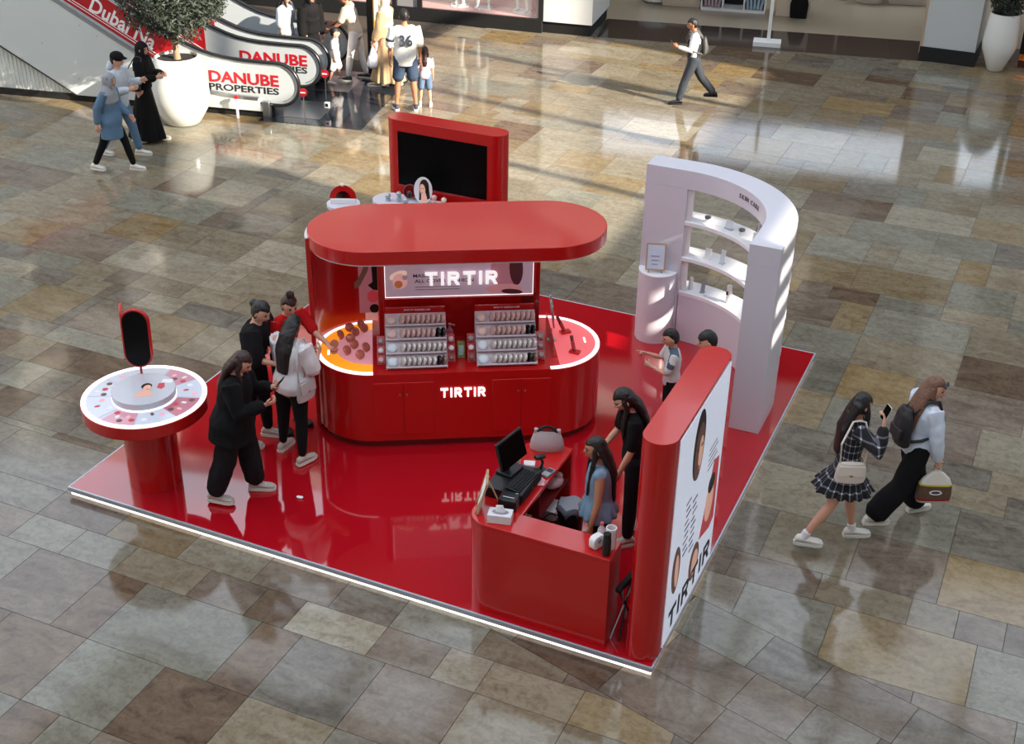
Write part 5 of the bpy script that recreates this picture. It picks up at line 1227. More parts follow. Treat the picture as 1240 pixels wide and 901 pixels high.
BEI = cloth('beige_tee', rgb(200, 184, 166)); WJ = cloth('white_jeans', rgb(218, 216, 214))
JQ = person('man in beige t-shirt and white jeans bending over the toddler', (-10.18, 12.86, 0), 195, 1.66, dict(lean=16, head=(0, 25), legL=(12, 4, 3), legR=(-8, 4, 3), armL=((-.15, .35, -.9), (.1, .75, -.5)), armR=((.18, .4, -.85), (-.1, .8, -.4))), dict(fem=False, skin=M_SKINT, top=dict(m=BEI, sleeve=.42, hem=-.06, ease=.018, name='t_shirt'), bottom=dict(kind='trousers', m=WJ, ease=.012), shoe=(SHOEB, SOLEW), hair='short'), vox=.018)
JR = person('toddler in white outfit beside the escalator end', (-10.43, 12.50, 0), 20, .98, dict(lean=2, legL=(12, 4, 2), legR=(-10, 4, 2)), dict(width=1.12, top=dict(m=WHT, sleeve=.4, hem=-.10, ease=.025, flare=.1, name='top'), hs=1.42, bottom=dict(kind='shorts', m=WHT, len=.5, ease=.03), shoe=(SHOEW, SOLEW), hair='short', line=.03), vox=.022)
TAN = cloth('tan_robe', rgb(190, 160, 124)); CRM = cloth('cream_scarf', rgb(206, 192, 174))
JS = person('woman in tan abaya and cream headscarf carrying a white bag', (-9.52, 12.80, 0), 185, 1.66, dict(legL=(12, 5, 2), legR=(-10, 6, 2), armL=((-.18, .1, -1), (0, .4, -.9)), armR=((.18, .15, -1), (-.05, .5, -.8))), dict(top=dict(m=TAN, sleeve=.95, hem=-.02, ease=.035, sease=.04, name='robe_top'), bottom=dict(kind='robe', name='robe_skirt', m=TAN, hem=.10, w=.25, pleats=8, pamp=.08, **{'from': .16}), shoe=(mat('shoe_tan', rgb(190, 160, 136), rough=.6), SOLEW), hair='hijab', hairm=CRM, drape=.20), vox=.018)
JT = person('man in white jersey numbered 36 and denim shorts', (-8.55, 11.74, 0), 125, 1.74, dict(legL=(2, 0, 5), legR=(-2, 0, 5), head=(0, 6)), dict(fem=False, skin=M_SKINT, width=1.04, top=dict(m=cloth('jersey', rgb(226, 226, 226)), sleeve=.5, hem=-.17, ease=.034, sease=.026, name='jersey'), bottom=dict(kind='shorts', m=cloth('denim_dark', rgb(58, 72, 94)), len=.42, ease=.02), shoe=(mat('shoe_navy', rgb(44, 52, 66), rough=.6), SOLEW), hair='short'), vox=.018)
s = JT['s']; NAVY = mat('jersey_navy', rgb(40, 50, 66), rough=.8)
M_ = vplane((JT['sp'](.28) + V3(0, -.165, 0))*s, (1, 0, 0), (0, -1, 0)); text('number', '36', M_, NAVY, JT['root'], width=.22*s, height=.20*s, depth=.012, bold=.02)
b = MB(); p0, p1 = JT['shL'].lerp(JT['elL'], .62), JT['shL'].lerp(JT['elL'], .76); b.tube([p0*s, p1*s], .086*s, 16, cap=False); add_part(JT, 'sleeve_band', b, NAVY)
JU = person('small girl in pink t-shirt and denim shorts beside the jersey', (-8.34, 12.06, 0), 120, 1.02, dict(legL=(2, 0, 4), legR=(-2, 0, 4)), dict(hs=1.3, width=1.05, top=dict(m=cloth('pink', rgb(226, 198, 206)), sleeve=.42, hem=-.10, ease=.03, sease=.02, name='t_shirt'), bottom=dict(kind='shorts', m=cloth('denim_mid', rgb(96, 118, 146)), len=.42, ease=.02), shoe=(SHOEW, SOLEW), sock=WHT, hair='long', hairm=M_HAIRR, hairlen=.22, hairw=.07), vox=.02)
JV = person('man in dark vest and white shirt walking across the sunlit floor', (-4.20, 14.40, 0), 200, 1.54, dict(lean=4, head=(0, 15), legL=(20, 6, 2), legR=(-24, 18, 2), toeR=-.6, armL=((-.15, .25, -1), (.1, .9, .25)), armR=((.18, -.2, -1), (.0, .2, -1))), dict(fem=False, skin=M_SKINT, top=dict(m=WHT, sleeve=.95, hem=-.04, ease=.014, sease=.012, name='shirt'), bottom=dict(kind='trousers', m=cloth('charcoal', rgb(62, 66, 74)), ease=.02, w=.01), shoe=(SHOEB, SHOEB), hair='short'), vox=.018)
s = JV['s']; b = MB(); q = [(-.06, .165, .135), (.05, .168, .132), (.15, .158, .12), (.25, .175, .13), (.34, .188, .138), (.44, .135, .105)]
b.tube([JV['sp'](h)*s for h, _, _ in q], [(x*s, y*s) for _, x, y in q], 20, ref=(1, 0, 0), cap=False); link('vest', remesh(b, .018, 2, .006, 9), cloth('vest', rgb(52, 54, 58)), JV['root'])

# ---------------- things people carry (things of their own)
def strap(pts, r, name, m_, t): return MB().tube(pts, r, 8, ref=(0, 0, 1)).build(name, m_, t, smooth=60)
def place(label, name, cat, P, rz):
    return thing(name, label, cat, tuple(P), rz)
def phone(J, k, label, up=.05, tilt=(0, 0), yaw=0.):
    P = J['W'](J['wr'+k] + Vector(J['hd'+k])*.10 + V3(0, 0, up)); t = place(label, 'smartphone', 'phone', P, J['root'].rotation_euler.z + yaw)
    M = Matrix.Rotation(tilt[1], 4, 'Y') @ Matrix.Rotation(tilt[0], 4, 'X')
    MB().prism(rrect(.074, .152, .012), -.004, .004, M=M).build('case', M_BLACK, t, bevel=.001); MB().prism(rrect(.068, .146, .010), .004, .0046, M=M).build('screen', M_SCREEN, t, smooth=0)
    MB().prism(rrect(.078, .156, .013), -.0042, .0018, M=M).build('bumper', M_WHITEP if 'white' in label else M_BLACKM, t)
    return t
phone(JA, 'L', 'black smartphone held in both hands by the woman in loose black', .03, (R(50), 0))
phone(JI, 'R', 'smartphone with white case held up by the woman in plaid', .035, (R(78), R(10)), R(20))
phone(JV, 'L', 'dark blue phone held by the man in the vest', .03, (R(50), 0))
def shoulder_bag(J, label, sg, m_, w=.26, h=.18, d=.09, drop=-.02, fwd=-.02, cross=False, out=.22):
    c = J['sp'](drop) + V3(sg*out, fwd, 0); P = J['W'](c); s = J['s']
    t = place(label, 'shoulder_bag', 'bag', P, J['root'].rotation_euler.z + PI/2)
    b = MB(); b.tube([(0, 0, -h/2), (0, 0, -h*.3), (0, 0, h*.2), (0, 0, h/2)], [(w*.46, d*.5), (w*.5, d*.56), (w*.47, d*.45), (w*.42, d*.30)], 20, ref=(1, 0, 0), cap=False); b.build('bag_body', m_, t, smooth=50)
    MB().box((0, -sg*d*.42, h*.14), (w*.8, .012, h*.55), rx=-sg*.1).build('flap', m_, t, bevel=.004)
    MB().box((0, -sg*(d*.42+.008), -h*.08), (.03, .008, .02)).build('clasp', M_GOLD, t)
    Rm = Matrix.Rotation(-PI/2, 3, 'Z')
    shp = J['shR' if sg > 0 else 'shL'] if not cross else J['shL' if sg > 0 else 'shR']
    def L(v): return Rm @ ((v - c)*s)
    tp = shp + V3(-sg*.045 if not cross else sg*.06, 0, .085 if not cross else .09)
    for y0, y1 in ((-.11, -.13), (.11, .12)):
        strap([L(c + V3(0, y0, h*.5/s)), L(c.lerp(tp, .5) + V3(sg*.03 if not cross else sg*.06, y1*1.05, .04)), L(tp + V3(0, y1*.45, -.012)), L(tp)], .010, 'strap', m_, t)
    return t
shoulder_bag(JC, 'pale grey shoulder bag at the hip of the woman in white t-shirt', 1, mat('leather_pale', rgb(190, 186, 184), rough=.5), .26, .22, .08, -.02, .0)
shoulder_bag(JI, 'cream shoulder bag on the arm of the woman in plaid dress', 1, mat('leather_cream', rgb(222, 208, 196), rough=.45), .28, .19, .09, .04, -.02)
shoulder_bag(JB, 'beige shoulder bag behind the woman in black blouse', -1, mat('leather_beige', rgb(186, 168, 142), rough=.5), .24, .2, .08, .10, -.05)
shoulder_bag(JM, 'small black shoulder bag on the woman in black abaya', 1, mat('leather_black', rgb(26, 26, 28), rough=.4), .2, .14, .07, .06, -.05)
def backpack(J, label, m_, w=.27, h=.38, d=.13, drop=.24):
    c = J['sp'](drop) + V3(0, -.20, 0); P = J['W'](c); s = J['s']; t = place(label, 'backpack', 'backpack', P, J['root'].rotation_euler.z)
    b = MB(); b.tube([(0, 0, -h/2), (0, -.01, -h*.3), (0, -.01, 0), (0, 0, h*.3), (0, .01, h*.5)], [(w*.46, d*.45), (w*.5, d*.55), (w*.5, d*.52), (w*.43, d*.42), (w*.25, d*.25)], 22, ref=(1, 0, 0), cap=False); link('pack_body', remesh(b, .012, 3, .006, 10), m_, t)
    MB().box((0, -d*.52, -h*.18), (w*.7, .03, h*.32)).build('pocket', m_, t, bevel=.012)
    MB().tube([(-.03, .0, h*.49), (0, .0, h*.56), (.03, .0, h*.49)], .007, 6).build('top_loop', m_, t)
    def L(v): return (v - c)*s
    for sg in (-1, 1):
        sh = J['shR'] if sg > 0 else J['shL']; sp = J['sp']
        strap([L(c + V3(sg*.07, .05, .15)), L(sh + V3(-sg*.06, -.05, .082)), L(sh + V3(-sg*.055, .06, .065)), L(sp(.32) + V3(sg*.115, .150, 0)), L(sp(.18) + V3(sg*.165, .08, 0)), L(sp(.12) + V3(sg*.15, -.06, 0)), L(c + V3(sg*.10, .05, -.15))], .015, 'strap', m_, t)
    return t
backpack(JJ, 'black backpack worn by the woman in the white shirt', mat('nylon_black', rgb(34, 32, 34), rough=.55, bump=.2))
backpack(JV, 'small grey backpack worn by the man in the vest', mat('nylon_grey', rgb(84, 84, 84), rough=.6), .2, .28, .10)
# printed plastic shopping bag
P = JJ['W'](JJ['wrR'] + Vector(JJ['hdR'])*.10); t = place('white plastic shopping bag with yellow, red and black print', 'shopping_bag', 'bag', (P.x, P.y, P.z-.36), JJ['root'].rotation_euler.z + R(75))
M_PB = mat('film_white', rgb(222, 214, 204), rough=.4)
BS = [(0, .150, .045), (.02, .158, .052), (.10, .160, .055), (.19, .152, .048), (.25, .125, .036), (.30, .075, .026), (.335, .03, .018)]
def bagrow(z, gx, n=32):
    x = np.interp(z, [q[0] for q in BS], [q[1] for q in BS])*gx; y = np.interp(z, [q[0] for q in BS], [q[2] for q in BS])*gx; o = []
    for i in range(n):
        a = 2*PI*i/n; c, s_ = math.cos(a), math.sin(a); wv = 1+.05*math.sin(3*a+z*30)
        o.append((x*math.copysign(abs(c)**.45, c), y*math.copysign(abs(s_)**.6, s_)*wv, z))
    return o
def bagloft(zs, gx, name, m_):
    n = 32; vs = [v for z in zs for v in bagrow(z, gx)]; k = len(zs)
    fs = [(j*n+i, j*n+(i+1) % n, (j+1)*n+(i+1) % n, (j+1)*n+i) for j in range(k-1) for i in range(n)]
    if name == 'bag_body': fs += [tuple(range(n))[::-1], tuple(range((k-1)*n, k*n))]
    return MB().add(vs, fs).build(name, m_, t, smooth=60)
bagloft([0, .01, .02, .06, .10, .15, .19, .22, .25, .28, .30, .32, .335], 1., 'bag_body', M_PB)
bagloft([.19, .205], 1.012, 'printed_band', mat('ink_yellow', rgb(206, 184, 52), rough=.5)); bagloft([.055, .10, .15, .19], 1.01, 'printed_band', mat('ink_brown', rgb(96, 74, 58), rough=.5, var=.5, vscale=30)); bagloft([.012, .03, .055], 1.01, 'printed_band', mat('ink_red', rgb(150, 36, 40), rough=.5))
for sg in (-1, 1):
    text('bag_logo', 'O', vplane((0, sg*.054, .125), (-sg, 0, 0), (0, sg, 0)), M_PAPER, t, width=.12, height=.05, depth=.006)
MB().tube([(-.03, 0, .32), (-.02, 0, .37), (.02, 0, .37), (.03, 0, .32)], .008, 6).build('handle', M_PB, t)
P = JS['W'](JS['wrL'] + Vector(JS['hdL'])*.1); t = place('white carrier bag held by the woman in tan', 'carrier_bag', 'bag', (P.x, P.y, P.z-.40), JS['root'].rotation_euler.z)
b = MB(); b.tube([(0, 0, 0), (0, 0, .05), (0, 0, .2), (0, 0, .30), (0, 0, .36)], [(.10, .06), (.15, .10), (.13, .08), (.07, .04), (.03, .02)], 18, ref=(1, 0, 0), cap=False); link('bag_body', remesh(b, .014, 2, .012, 14), mat('film_bluewhite', rgb(222, 224, 232), rough=.4), t)
MB().tube([(-.03, 0, .34), (-.02, 0, .40), (.02, 0, .40), (.03, 0, .34)], .008, 6).build('handle', MATS['film_bluewhite'], t)
P = JS['W'](JS['wrR'] + Vector(JS['hdR'])*.1); t = place('tan clutch bag held by the woman in tan', 'clutch_bag', 'bag', (P.x, P.y, P.z-.12), JS['root'].rotation_euler.z + .4); MB().box((0, 0, .06), (.22, .05, .15)).build('bag_body', mat('leather_tan', rgb(140, 116, 94), rough=.5), t, bevel=.012); MB().box((0, -.027, .1), (.2, .008, .07)).build('flap', MATS['leather_tan'], t, bevel=.003)
# compact in the red staff member's hand with a pale cloth under it
P = JD['W'](JD['wrL'] + Vector(JD['hdL'])*.12); t = place('open orange compact in the hand of the staff woman in red', 'open_compact', 'compact', (P.x, P.y, P.z-.012), 0.4); MB().lathe([(.04, 0), (.042, .006), (.04, .014)], n=18).build('base', M_RG, t); mm = Matrix.Rotation(R(70), 4, 'X'); mm.translation = (0, .04, .05); MB().prism(ellpoly(.042, .042, 18), -.004, .004, M=mm).build('lid', M_RG, t)
# ================================================================ ESCALATORS
M_CLAD = mat('white_cladding', rgb(206, 212, 212), rough=.35, var=.03, vscale=1.5)
M_PANEL = mat('balustrade_white', rgb(190, 196, 200), rough=.2, coat=.3)
M_RUB = mat('handrail_rubber', rgb(26, 27, 30), rough=.3)
M_GRAN = mat('dark_granite', rgb(40, 44, 50), rough=.08, var=.25, vscale=30, spec=.6)
M_DRED = mat('sign_red', rgb(178, 26, 40), rough=.4); M_DBLK = mat('sign_black', rgb(28, 28, 30), rough=.4)
M_BAN = mat('banner_red', rgb(178, 24, 34), rough=.35)
def sp_(x, k=4.): return math.log1p(math.exp(min(x*k, 50)))/k
def zd(u): return .36 + .577*sp_(-1.28-u)
def zh(u): return .955 + .577*sp_(-1.13-u)
UE = -8.6
us = [UE + i*.2 for i in range(int((0.17-UE)/.2)+1)] + [.17]
NC = (.17, .60); NR = .335
panel = [(u, zd(u)-.03 if u < -.2 else NC[1]-NR) for u in us] + [(NC[0]+NR*math.sin(a), NC[1]-NR*math.cos(a)) for a in np.linspace(.15, PI-.15, 14)] + [(u, zh(u)-.02) for u in us[::-1]]
rail = [(u, 0, zh(u)+.01) for u in us] + [(NC[0]+(NR+.03)*math.sin(a), 0, NC[1]-(NR+.03)*math.cos(a)) for a in np.linspace(PI-.12, .0, 16)] + [(-.05, 0, NC[1]-NR-.03)]
guide = [(u, 0, zh(u)-.045) for u in us] + [(NC[0]+(NR-.035)*math.sin(a), 0, NC[1]-(NR-.035)*math.cos(a)) for a in np.linspace(PI-.12, .0, 16)]
def MEv(v, off=0.): return Matrix(((1, 0, 0, 0), (0, 0, -1, v-off), (0, 1, 0, 0), (0, 0, 0, 1)))
def escalator(label, v0, v1, outer):
    t = thing('escalator', label, 'escalator', tuple(ESO), ER, 'escalators at the upper left')
    for v, txt in ((v0, True), (v1, True)):
        b = MB().prism(panel, -.012, .012, M=MEv(v)).build('balustrade_panel', M_PANEL, t)
        MB().tube(rail, [(.045, .028)]*len(rail), 10, ref=(0, 1, 0)).build('handrail', M_RUB, t, smooth=60)
        MB().tube(guide, .014, 6).build('rail_guide', M_METAL, t, smooth=60)
        for o in t.children:
            if o.name.split('.')[0] in ('handrail', 'rail_guide') and o.location.y == 0 and not o.get('set'): o.location.y = v; 
        for o in t.children:
            if 'set' in o: del o['set']
        dk = [(u, v-.07, zd(u)) for u in us if u < .0]; dk2 = [(u, v+.07, zd(u)) for u in us if u < .0]
        n_ = len(dk); vs = dk + dk2 + [(x, y, z-.05) for x, y, z in dk] + [(x, y, z-.05) for x, y, z in dk2]
        fs = [(i, i+1, n_+i+1, n_+i) for i in range(n_-1)] + [(2*n_+i, 2*n_+i+1, i+1, i) for i in range(n_-1)] + [(n_+i, n_+i+1, 3*n_+i+1, 3*n_+i) for i in range(n_-1)] + [(n_-1, 2*n_-1, 4*n_-1, 3*n_-1)]
        MB().add(vs, fs).build('deck_cover', M_METAL, t, smooth=40)
        if outer or v == v0:
            L_ = Matrix.Translation((-.47, v-.014, 0))
            text('letter', 'DANUBE', MEv(v, .012) @ Matrix.Translation((-.45 if v == v0 else -.34, .655 if v == v0 else .70, 0)), M_DRED, b, width=1.26, height=.20, depth=.004, bold=.03, split=True)
            text('letter', 'PROPERTIES', MEv(v, .012) @ Matrix.Translation((-.46 if v == v0 else -.35, .475 if v == v0 else .53, 0)), M_DBLK, b, width=1.26, height=.115, depth=.004, bold=.018, split=True)
            bu = [u for u in us if -5.2 < u < -1.55] ; bp = [(u, zd(u)+.06) for u in bu] + [(u, zh(u)-.09) for u in bu[::-1]]
            bn_ = MB().prism(bp, .012, .016, M=MEv(v)).build('red_banner', M_BAN, b, smooth=0)
            text('banner_text', 'Dubai Na', MEv(v, .016) @ Matrix.Translation((-2.55, (zd(-2.55)+zh(-2.55))/2, 0)) @ Matrix.Rotation(-R(29), 4, 'Z'), M_PAPER, bn_, width=1.25, height=.26, depth=.003, bold=.02)
            for k_ in range(2):
                uu = [-4.9, -1.62]; MB().prism([(uu[0], zd(uu[0])+.10+.05*k_), (uu[1], zd(uu[1])+.10+.05*k_), (uu[1], zd(uu[1])+.115+.05*k_), (uu[0], zd(uu[0])+.115+.05*k_)], .016, .018, M=MEv(v)).build('banner_line', M_PAPER, bn_, smooth=0)
    for v in (v0+.12, v1-.12):
        sk = [(u, zd(u)-.05) for u in us] + [(u, max(-.02, zh(u)-1.15)) for u in us[::-1]]
        MB().prism(sk, -.01, .01, M=MEv(v)).build('inner_skirt', M_METAL, t)
    MB().box(((-.9+.75)/2+.1, (v0+v1)/2, .006), (1.6, v1-v0-.2, .012)).build('comb_plate', M_METAL, t)
    for k_ in range(15): MB().box((-1.25-.4*k_-.2, (v0+v1)/2, .115+.23*k_), (.42, v1-v0-.26, .21)).build('step', mat('step_grey', rgb(84, 86, 90), rough=.4, metal=.5), t, smooth=0)
    MB().prism([(UE, zh(UE)-1.5), (UE, zh(UE)-1.2), (-1.3, 0.0), (-1.0, -.01), (-2.2, -.01), (-4.4, 0.35)], -(v1-v0)/2+.1, (v1-v0)/2-.1, M=MEv((v0+v1)/2)).build('truss', M_SHELLD, t, smooth=0)
    for v in ((v0, v1) if outer else ()):
        # red no-entry sign on a small post by the newel
        MB().cyl((.60, v, 0), .010, 0, .44, 8).build('sign_post', M_METAL, t)
        d_ = MB().prism(ellpoly(.075, .075, 20), -.006, .006, M=Matrix.Translation((.60, v-.016, .50)) @ Matrix.Rotation(PI/2, 4, 'X')).build('no_entry_sign', M_DRED, t)
        MB().prism(rrect(.09, .024, .004), .006, .008, M=Matrix.Translation((.60, v-.016, .50)) @ Matrix.Rotation(PI/2, 4, 'X')).build('sign_bar', M_PAPER, d_)
    if outer:
        cl = [(u, zd(u)-.04) for u in us if u <= -.05][::-1] + [(UE, .12+(-3.58-UE)*.578), (-3.58, .12), (-.10, .12)]
        c_ = MB().prism(cl, -.02, .03, M=MEv(-.03)).build('side_cladding', M_CLAD, t)
        MB().prism([(UE, .10), (-3.60, .10), (UE, .10+(-3.60-UE)*.578)], -.03, -.0, M=MEv(.02)).build('grille_backing', M_CLAD, t, smooth=0)
        b = MB(); x = -3.75
        while x > UE:
            b.box((x, .016, .10+(.578*(-3.62-x))/2), (.03, .010, .578*(-3.62-x)-.02)); x -= .075
        o = b.build('ribbed_grille', mat('grille_white', rgb(214, 214, 206), rough=.5), t, smooth=0); o['kind'] = 'stuff'
        MB().prism([(UE, 0), (-.12, 0), (-.12, .12), (UE, .12)], -.01, .02, M=MEv(0)).build('plinth', M_BLACKM, t, smooth=0)
        MB().prism([(-3.60, .115), (-3.56, .115), (UE, .115+(-3.55-UE)*.578), (UE, .09+(-3.60-UE)*.578)], -.0, .025, M=MEv(-.045)).build('edge_strip', M_SHELLD, t, smooth=0)
        for u_, z_ in ((-3.35, 1.36), (-3.05, 1.20), (-3.5, .42), (-5.0, 1.02), (-4.1, 1.0)): MB().prism(ellpoly(.012, .012, 10, (u_, z_)), .03, .036, M=MEv(-.03)).build('rivet', M_METAL, c_)
        MB().box((-.06, -.03, .15), (.13, .10, .30)).build('end_post', M_METAL, t, bevel=.01)
    return t
# handrails are built at v by shifting the paths
def escalator_fix(t, vs):
    k = 0
    hs = [o for o in t.children if o.name.split('.')[0] == 'handrail']; gs = [o for o in t.children if o.name.split('.')[0] == 'rail_guide']
    for o, v in zip(hs, vs): o.location.y = v
    for o, v in zip(gs, vs): o.location.y = v
e1 = escalator('near escalator with white balustrade, red banner and lettering', 0., 1.1, True); escalator_fix(e1, (0., 1.1))
e2 = escalator('far escalator with black handrail behind the lettered balustrades', 1.55, 2.65, False); escalator_fix(e2, (1.55, 2.65))
# dark granite landing: slabs
gl_ = thing('landing_plate', 'dark polished granite landing at the foot of the escalators', 'floor plate', tuple(EW(.75, 1.35, 0)), ER)
for i in range(2):
    for j in range(4): MB().box((-.46+.92*i, -1.17+.78*j, .002), (.915, .775, .01)).build('slab', M_GRAN, gl_, smooth=0)
# small notice box at the landing and a little red-topped bollard
t = thing('notice_box', 'small white notice box beside the no-entry sign', 'notice box', tuple(EW(.86, .42, .007)), ER); MB().box((0, 0, .16), (.09, .06, .10)).build('casing', M_WHITEP, t, bevel=.006); MB().cyl((0, 0, 0), .012, 0, .12, 8).build('stem', M_METAL, t); MB().box((0, -.032, .165), (.05, .004, .05)).build('panel', M_BLACK, t)
t = thing('red_top_bollard', 'short clear bollard with a red top before the near lettering', 'bollard', tuple(EW(-.55, -.16, 0))); MB().cyl((0, 0, 0), .025, 0, .34, 12).build('stem', M_CLR, t); MB().box((0, 0, .37), (.07, .05, .06), rz=.5).build('red_top', M_DRED, t, bevel=.01)

# ================================================================ PLANTERS
def planter(label, loc, prof, soil):
    t = thing('planter', label, 'planter', loc)
    MB().lathe(prof, n=48).build('pot', mat('planter_white', rgb(222, 224, 220), rough=.18, coat=.4), t, smooth=60)
    MB().cyl((0, 0, 0), soil[0], soil[1]-.05, soil[1], 32).build('soil', mat('pebble_soil', rgb(34, 32, 30), rough=.9, bump=1., bscale=30, var=.4, vscale=60), t)
    return t
PLW = (-11.60, 9.46, 0)
planter('large white egg-shaped planter holding a small tree', PLW, [(.26, 0), (.30, .02), (.44, .26), (.485, .46), (.47, .70), (.40, 1.0), (.365, 1.13), (.34, 1.14), (.33, 1.08)], (.335, 1.09))
tr = thing('olive_tree', 'small dense tree growing in the egg-shaped planter', 'tree', (PLW[0], PLW[1], 1.09))
M_BARK = mat('bark', rgb(150, 128, 104), rough=.85, bump=.6, bscale=40, var=.2)
b = MB(); b.tube([(.02, 0, -.04), (.0, .0, .2), (.04, .02, .45), (.02, .0, .7)], [.065, .05, .042, .03], 10)
for q in (((.0, 0, .15), (-.15, .05, .45), (-.30, .0, .95)), ((.03, .01, .35), (.20, -.05, .65), (.35, .05, 1.1)), ((.02, 0, .5), (-.1, -.1, .8), (-.12, -.2, 1.2)), ((.03, .0, .6), (.15, .15, .9), (.1, .25, 1.3))): b.tube(q, [.032, .026, .012], 8)
link('trunk', remesh(b, .016, 2), M_BARK, tr)
def leaves(n, c, rad, seed, lo=.55, ls=(.05, .014), zmin=-9):
    rg_ = np.random.default_rng(seed); b = MB(); vs = []; fs = []
    for i in range(n):
        while True:
            d = rg_.normal(size=3); d /= np.linalg.norm(d); r_ = lo + (1-lo)*rg_.random()**.6
            p = np.array(c) + d*np.array(rad)*r_*(1+.18*math.sin(5*d[0]+3*d[2]+seed)*math.cos(4*d[1]))
            if p[2] > zmin: break
        a = rg_.normal(size=3); a /= np.linalg.norm(a); w = np.cross(a, rg_.normal(size=3)); w /= np.linalg.norm(w); L_ = ls[0]*(.7+.6*rg_.random()); k = len(vs)
        vs += [p-a*L_, p+w*ls[1], p+a*L_, p-w*ls[1]]; fs.append((k, k+1, k+2, k+3))
    b.add(vs, fs); return b
def leafmat(nm, c):
    m = mat(nm, c, rough=.6, var=.45, vscale=5); return m
o = leaves(15000, (.06, 0, 1.02), (.82, .80, .66), 3, .30, (.045, .013)).build('foliage', leafmat('leaf_olive', rgb(62, 70, 60)), tr, smooth=0); o['kind'] = 'stuff'
PLR = (.53, 19.08, 0)
planter('tall faceted white planter at the grey pillar on the right', PLR, [(.12, 0), (.15, .02), (.31, .42), (.33, .55), (.30, .95), (.28, 1.12), (.26, 1.12), (.25, 1.06)], (.255, 1.08))
bu_ = thing('round_bush', 'round clipped dark bush in the tall planter', 'bush', (PLR[0], PLR[1], 1.08))
MB().tube([(0, 0, -.03), (.0, 0, .2), (.02, 0, .4)], .02, 8).build('stem', M_BARK, bu_)
o = leaves(3500, (0, 0, .30), (.34, .34, .36), 5, .3, (.035, .012), -.0).build('foliage', leafmat('leaf_bush', rgb(46, 52, 44)), bu_, smooth=0); o['kind'] = 'stuff'

# ================================================================ DIRECTORY TOTEM, SHOPS
t = thing('directory_totem', 'black directory totem with a white lit face and yellow edge', 'sign', (-10.16, 13.55, 0), R(12))
MB().box((0, 0, 1.1), (.12, .62, 2.2)).build('slab', M_BLACK, t, bevel=.006); MB().box((.064, .03, 1.14), (.01, .50, 2.0)).build('white_face', mat('totem_face', rgb(232, 236, 240), rough=.3, emit=.3), t); MB().box((.064, -.255, 1.14), (.012, .05, 2.0)).build('yellow_edge', mat('totem_yellow', rgb(230, 170, 40), rough=.4), t)
for k in range(7): MB().box((.07, .03, .75+.07*k), (.004, .22, .02)).build('text_line', M_INKG, t)
M_SFLOOR = mat('shop_floor', rgb(168, 154, 132), rough=.25, var=.05, vscale=2)
M_SFW = mat('shop_pink', rgb(196, 150, 148), rough=.6, emit=.06); M_SWHITE = mat('shop_white', rgb(226, 226, 224), rough=.35)
sfl = MB().box(S(4, 5.2, -.008), (24, 7.4, .02), rz=SROT); struct('floor_shop', sfl, M_SFLOOR, 'pale floor inside the far shop', 'floor', smooth=0)
th = thing('granite_threshold', 'dark granite threshold strip along the far shop opening', 'threshold', tuple(S(3.45, .78, 0)), SROT)
for k in range(8): MB().box((-2.98+.85*k, 0, -.002), (.845, 1.5, .012)).build('slab', mat('brown_granite', rgb(70, 60, 54), rough=.1, var=.3, vscale=30), th, smooth=0)
# left shop: black plinth, window boxes with mannequins
ws = thing('shop_window', 'pink shop window on a black plinth at the top', 'shop window', tuple(S(-1.12, 0, 0)), SROT - R(5))
MB().box((-3.6, .3, .14), (7.2, .62, .28)).build('plinth', M_BLACKM, ws, smooth=0)
MB().box((-3.6, .72, 1.7), (7.2, .04, 3.0)).build('backdrop', M_SFW, ws, smooth=0)
MB().box((-3.6, .36, .29), (7.1, .60, .02)).build('display_floor', M_SFW, ws, smooth=0)
for x in (-.03, -2.72, -3.30, -7.1): MB().box((x, .03, 1.7), (.10, .06, 2.9)).build('frame_post', M_BLACKM, ws, smooth=0)
MB().box((-3.01, .10, 1.7), (.46, .14, 2.9)).build('grey_column', mat('column_grey', rgb(150, 146, 148), rough=.5), ws, smooth=0)
for x0, x1 in ((-2.66, -.08), (-7.05, -3.36)): MB().box(((x0+x1)/2, .05, 1.7), (x1-x0, .008, 2.8)).build('pane', mat('window_glass', rgb(235, 240, 240), rough=.02, alpha=.10), ws, smooth=0)
def mannequin(u, rz, label):
    P = S(-1.12, 0, 0) + Matrix.Rotation(SROT-R(5), 3, 'Z') @ Vector((u, .42, .30)); t = thing('mannequin', label, 'mannequin', tuple(P), rz, 'mannequins in the shop window')
    MB().cyl((0, 0, 0), .20, 0, .012, 24).build('base_disc', M_SWHITE, t)
    b = MB()
    for sg in (-1, 1):
        b.tube([(sg*.10, .03, .85), (sg*.11, .05, .45), (sg*.12, -.01, .09)], [.085, .055, .038], 12); b.tube([(sg*.12, -.05, .04), (sg*.13, .06, .035), (sg*.135, .14, .025)], [(.034, .03), (.04, .025), (.03, .015)], 10)
    b.tube([(0, .0, .82), (0, 0, 1.0), (0, 0, 1.25), (0, 0, 1.4)], [(.16, .11), (.125, .09), (.15, .10), (.06, .05)], 14); b.tube([(0, 0, 1.38), (0, .01, 1.5)], .045, 10); b.ell((0, .02, 1.6), (.075, .095, .115))
    for sg in (-1, 1): b.tube([(sg*.15, 0, 1.33), (sg*.22, -.02, 1.05), (sg*.24, .05, .80)], [.045, .036, .024], 10)
    link('figure', remesh(b, .02, 3), M_SWHITE, t)
    b = MB(); b.tube([(0, 0, .72), (0, 0, 1.0), (0, 0, 1.34)], [(.20, .16), (.14, .105), (.165, .115)], 18, cap=False); b.build('grey_dress' if 'dress' in label else 'white_top', mat('mann_cloth', rgb(206, 210, 214), rough=.7), t, smooth=60)
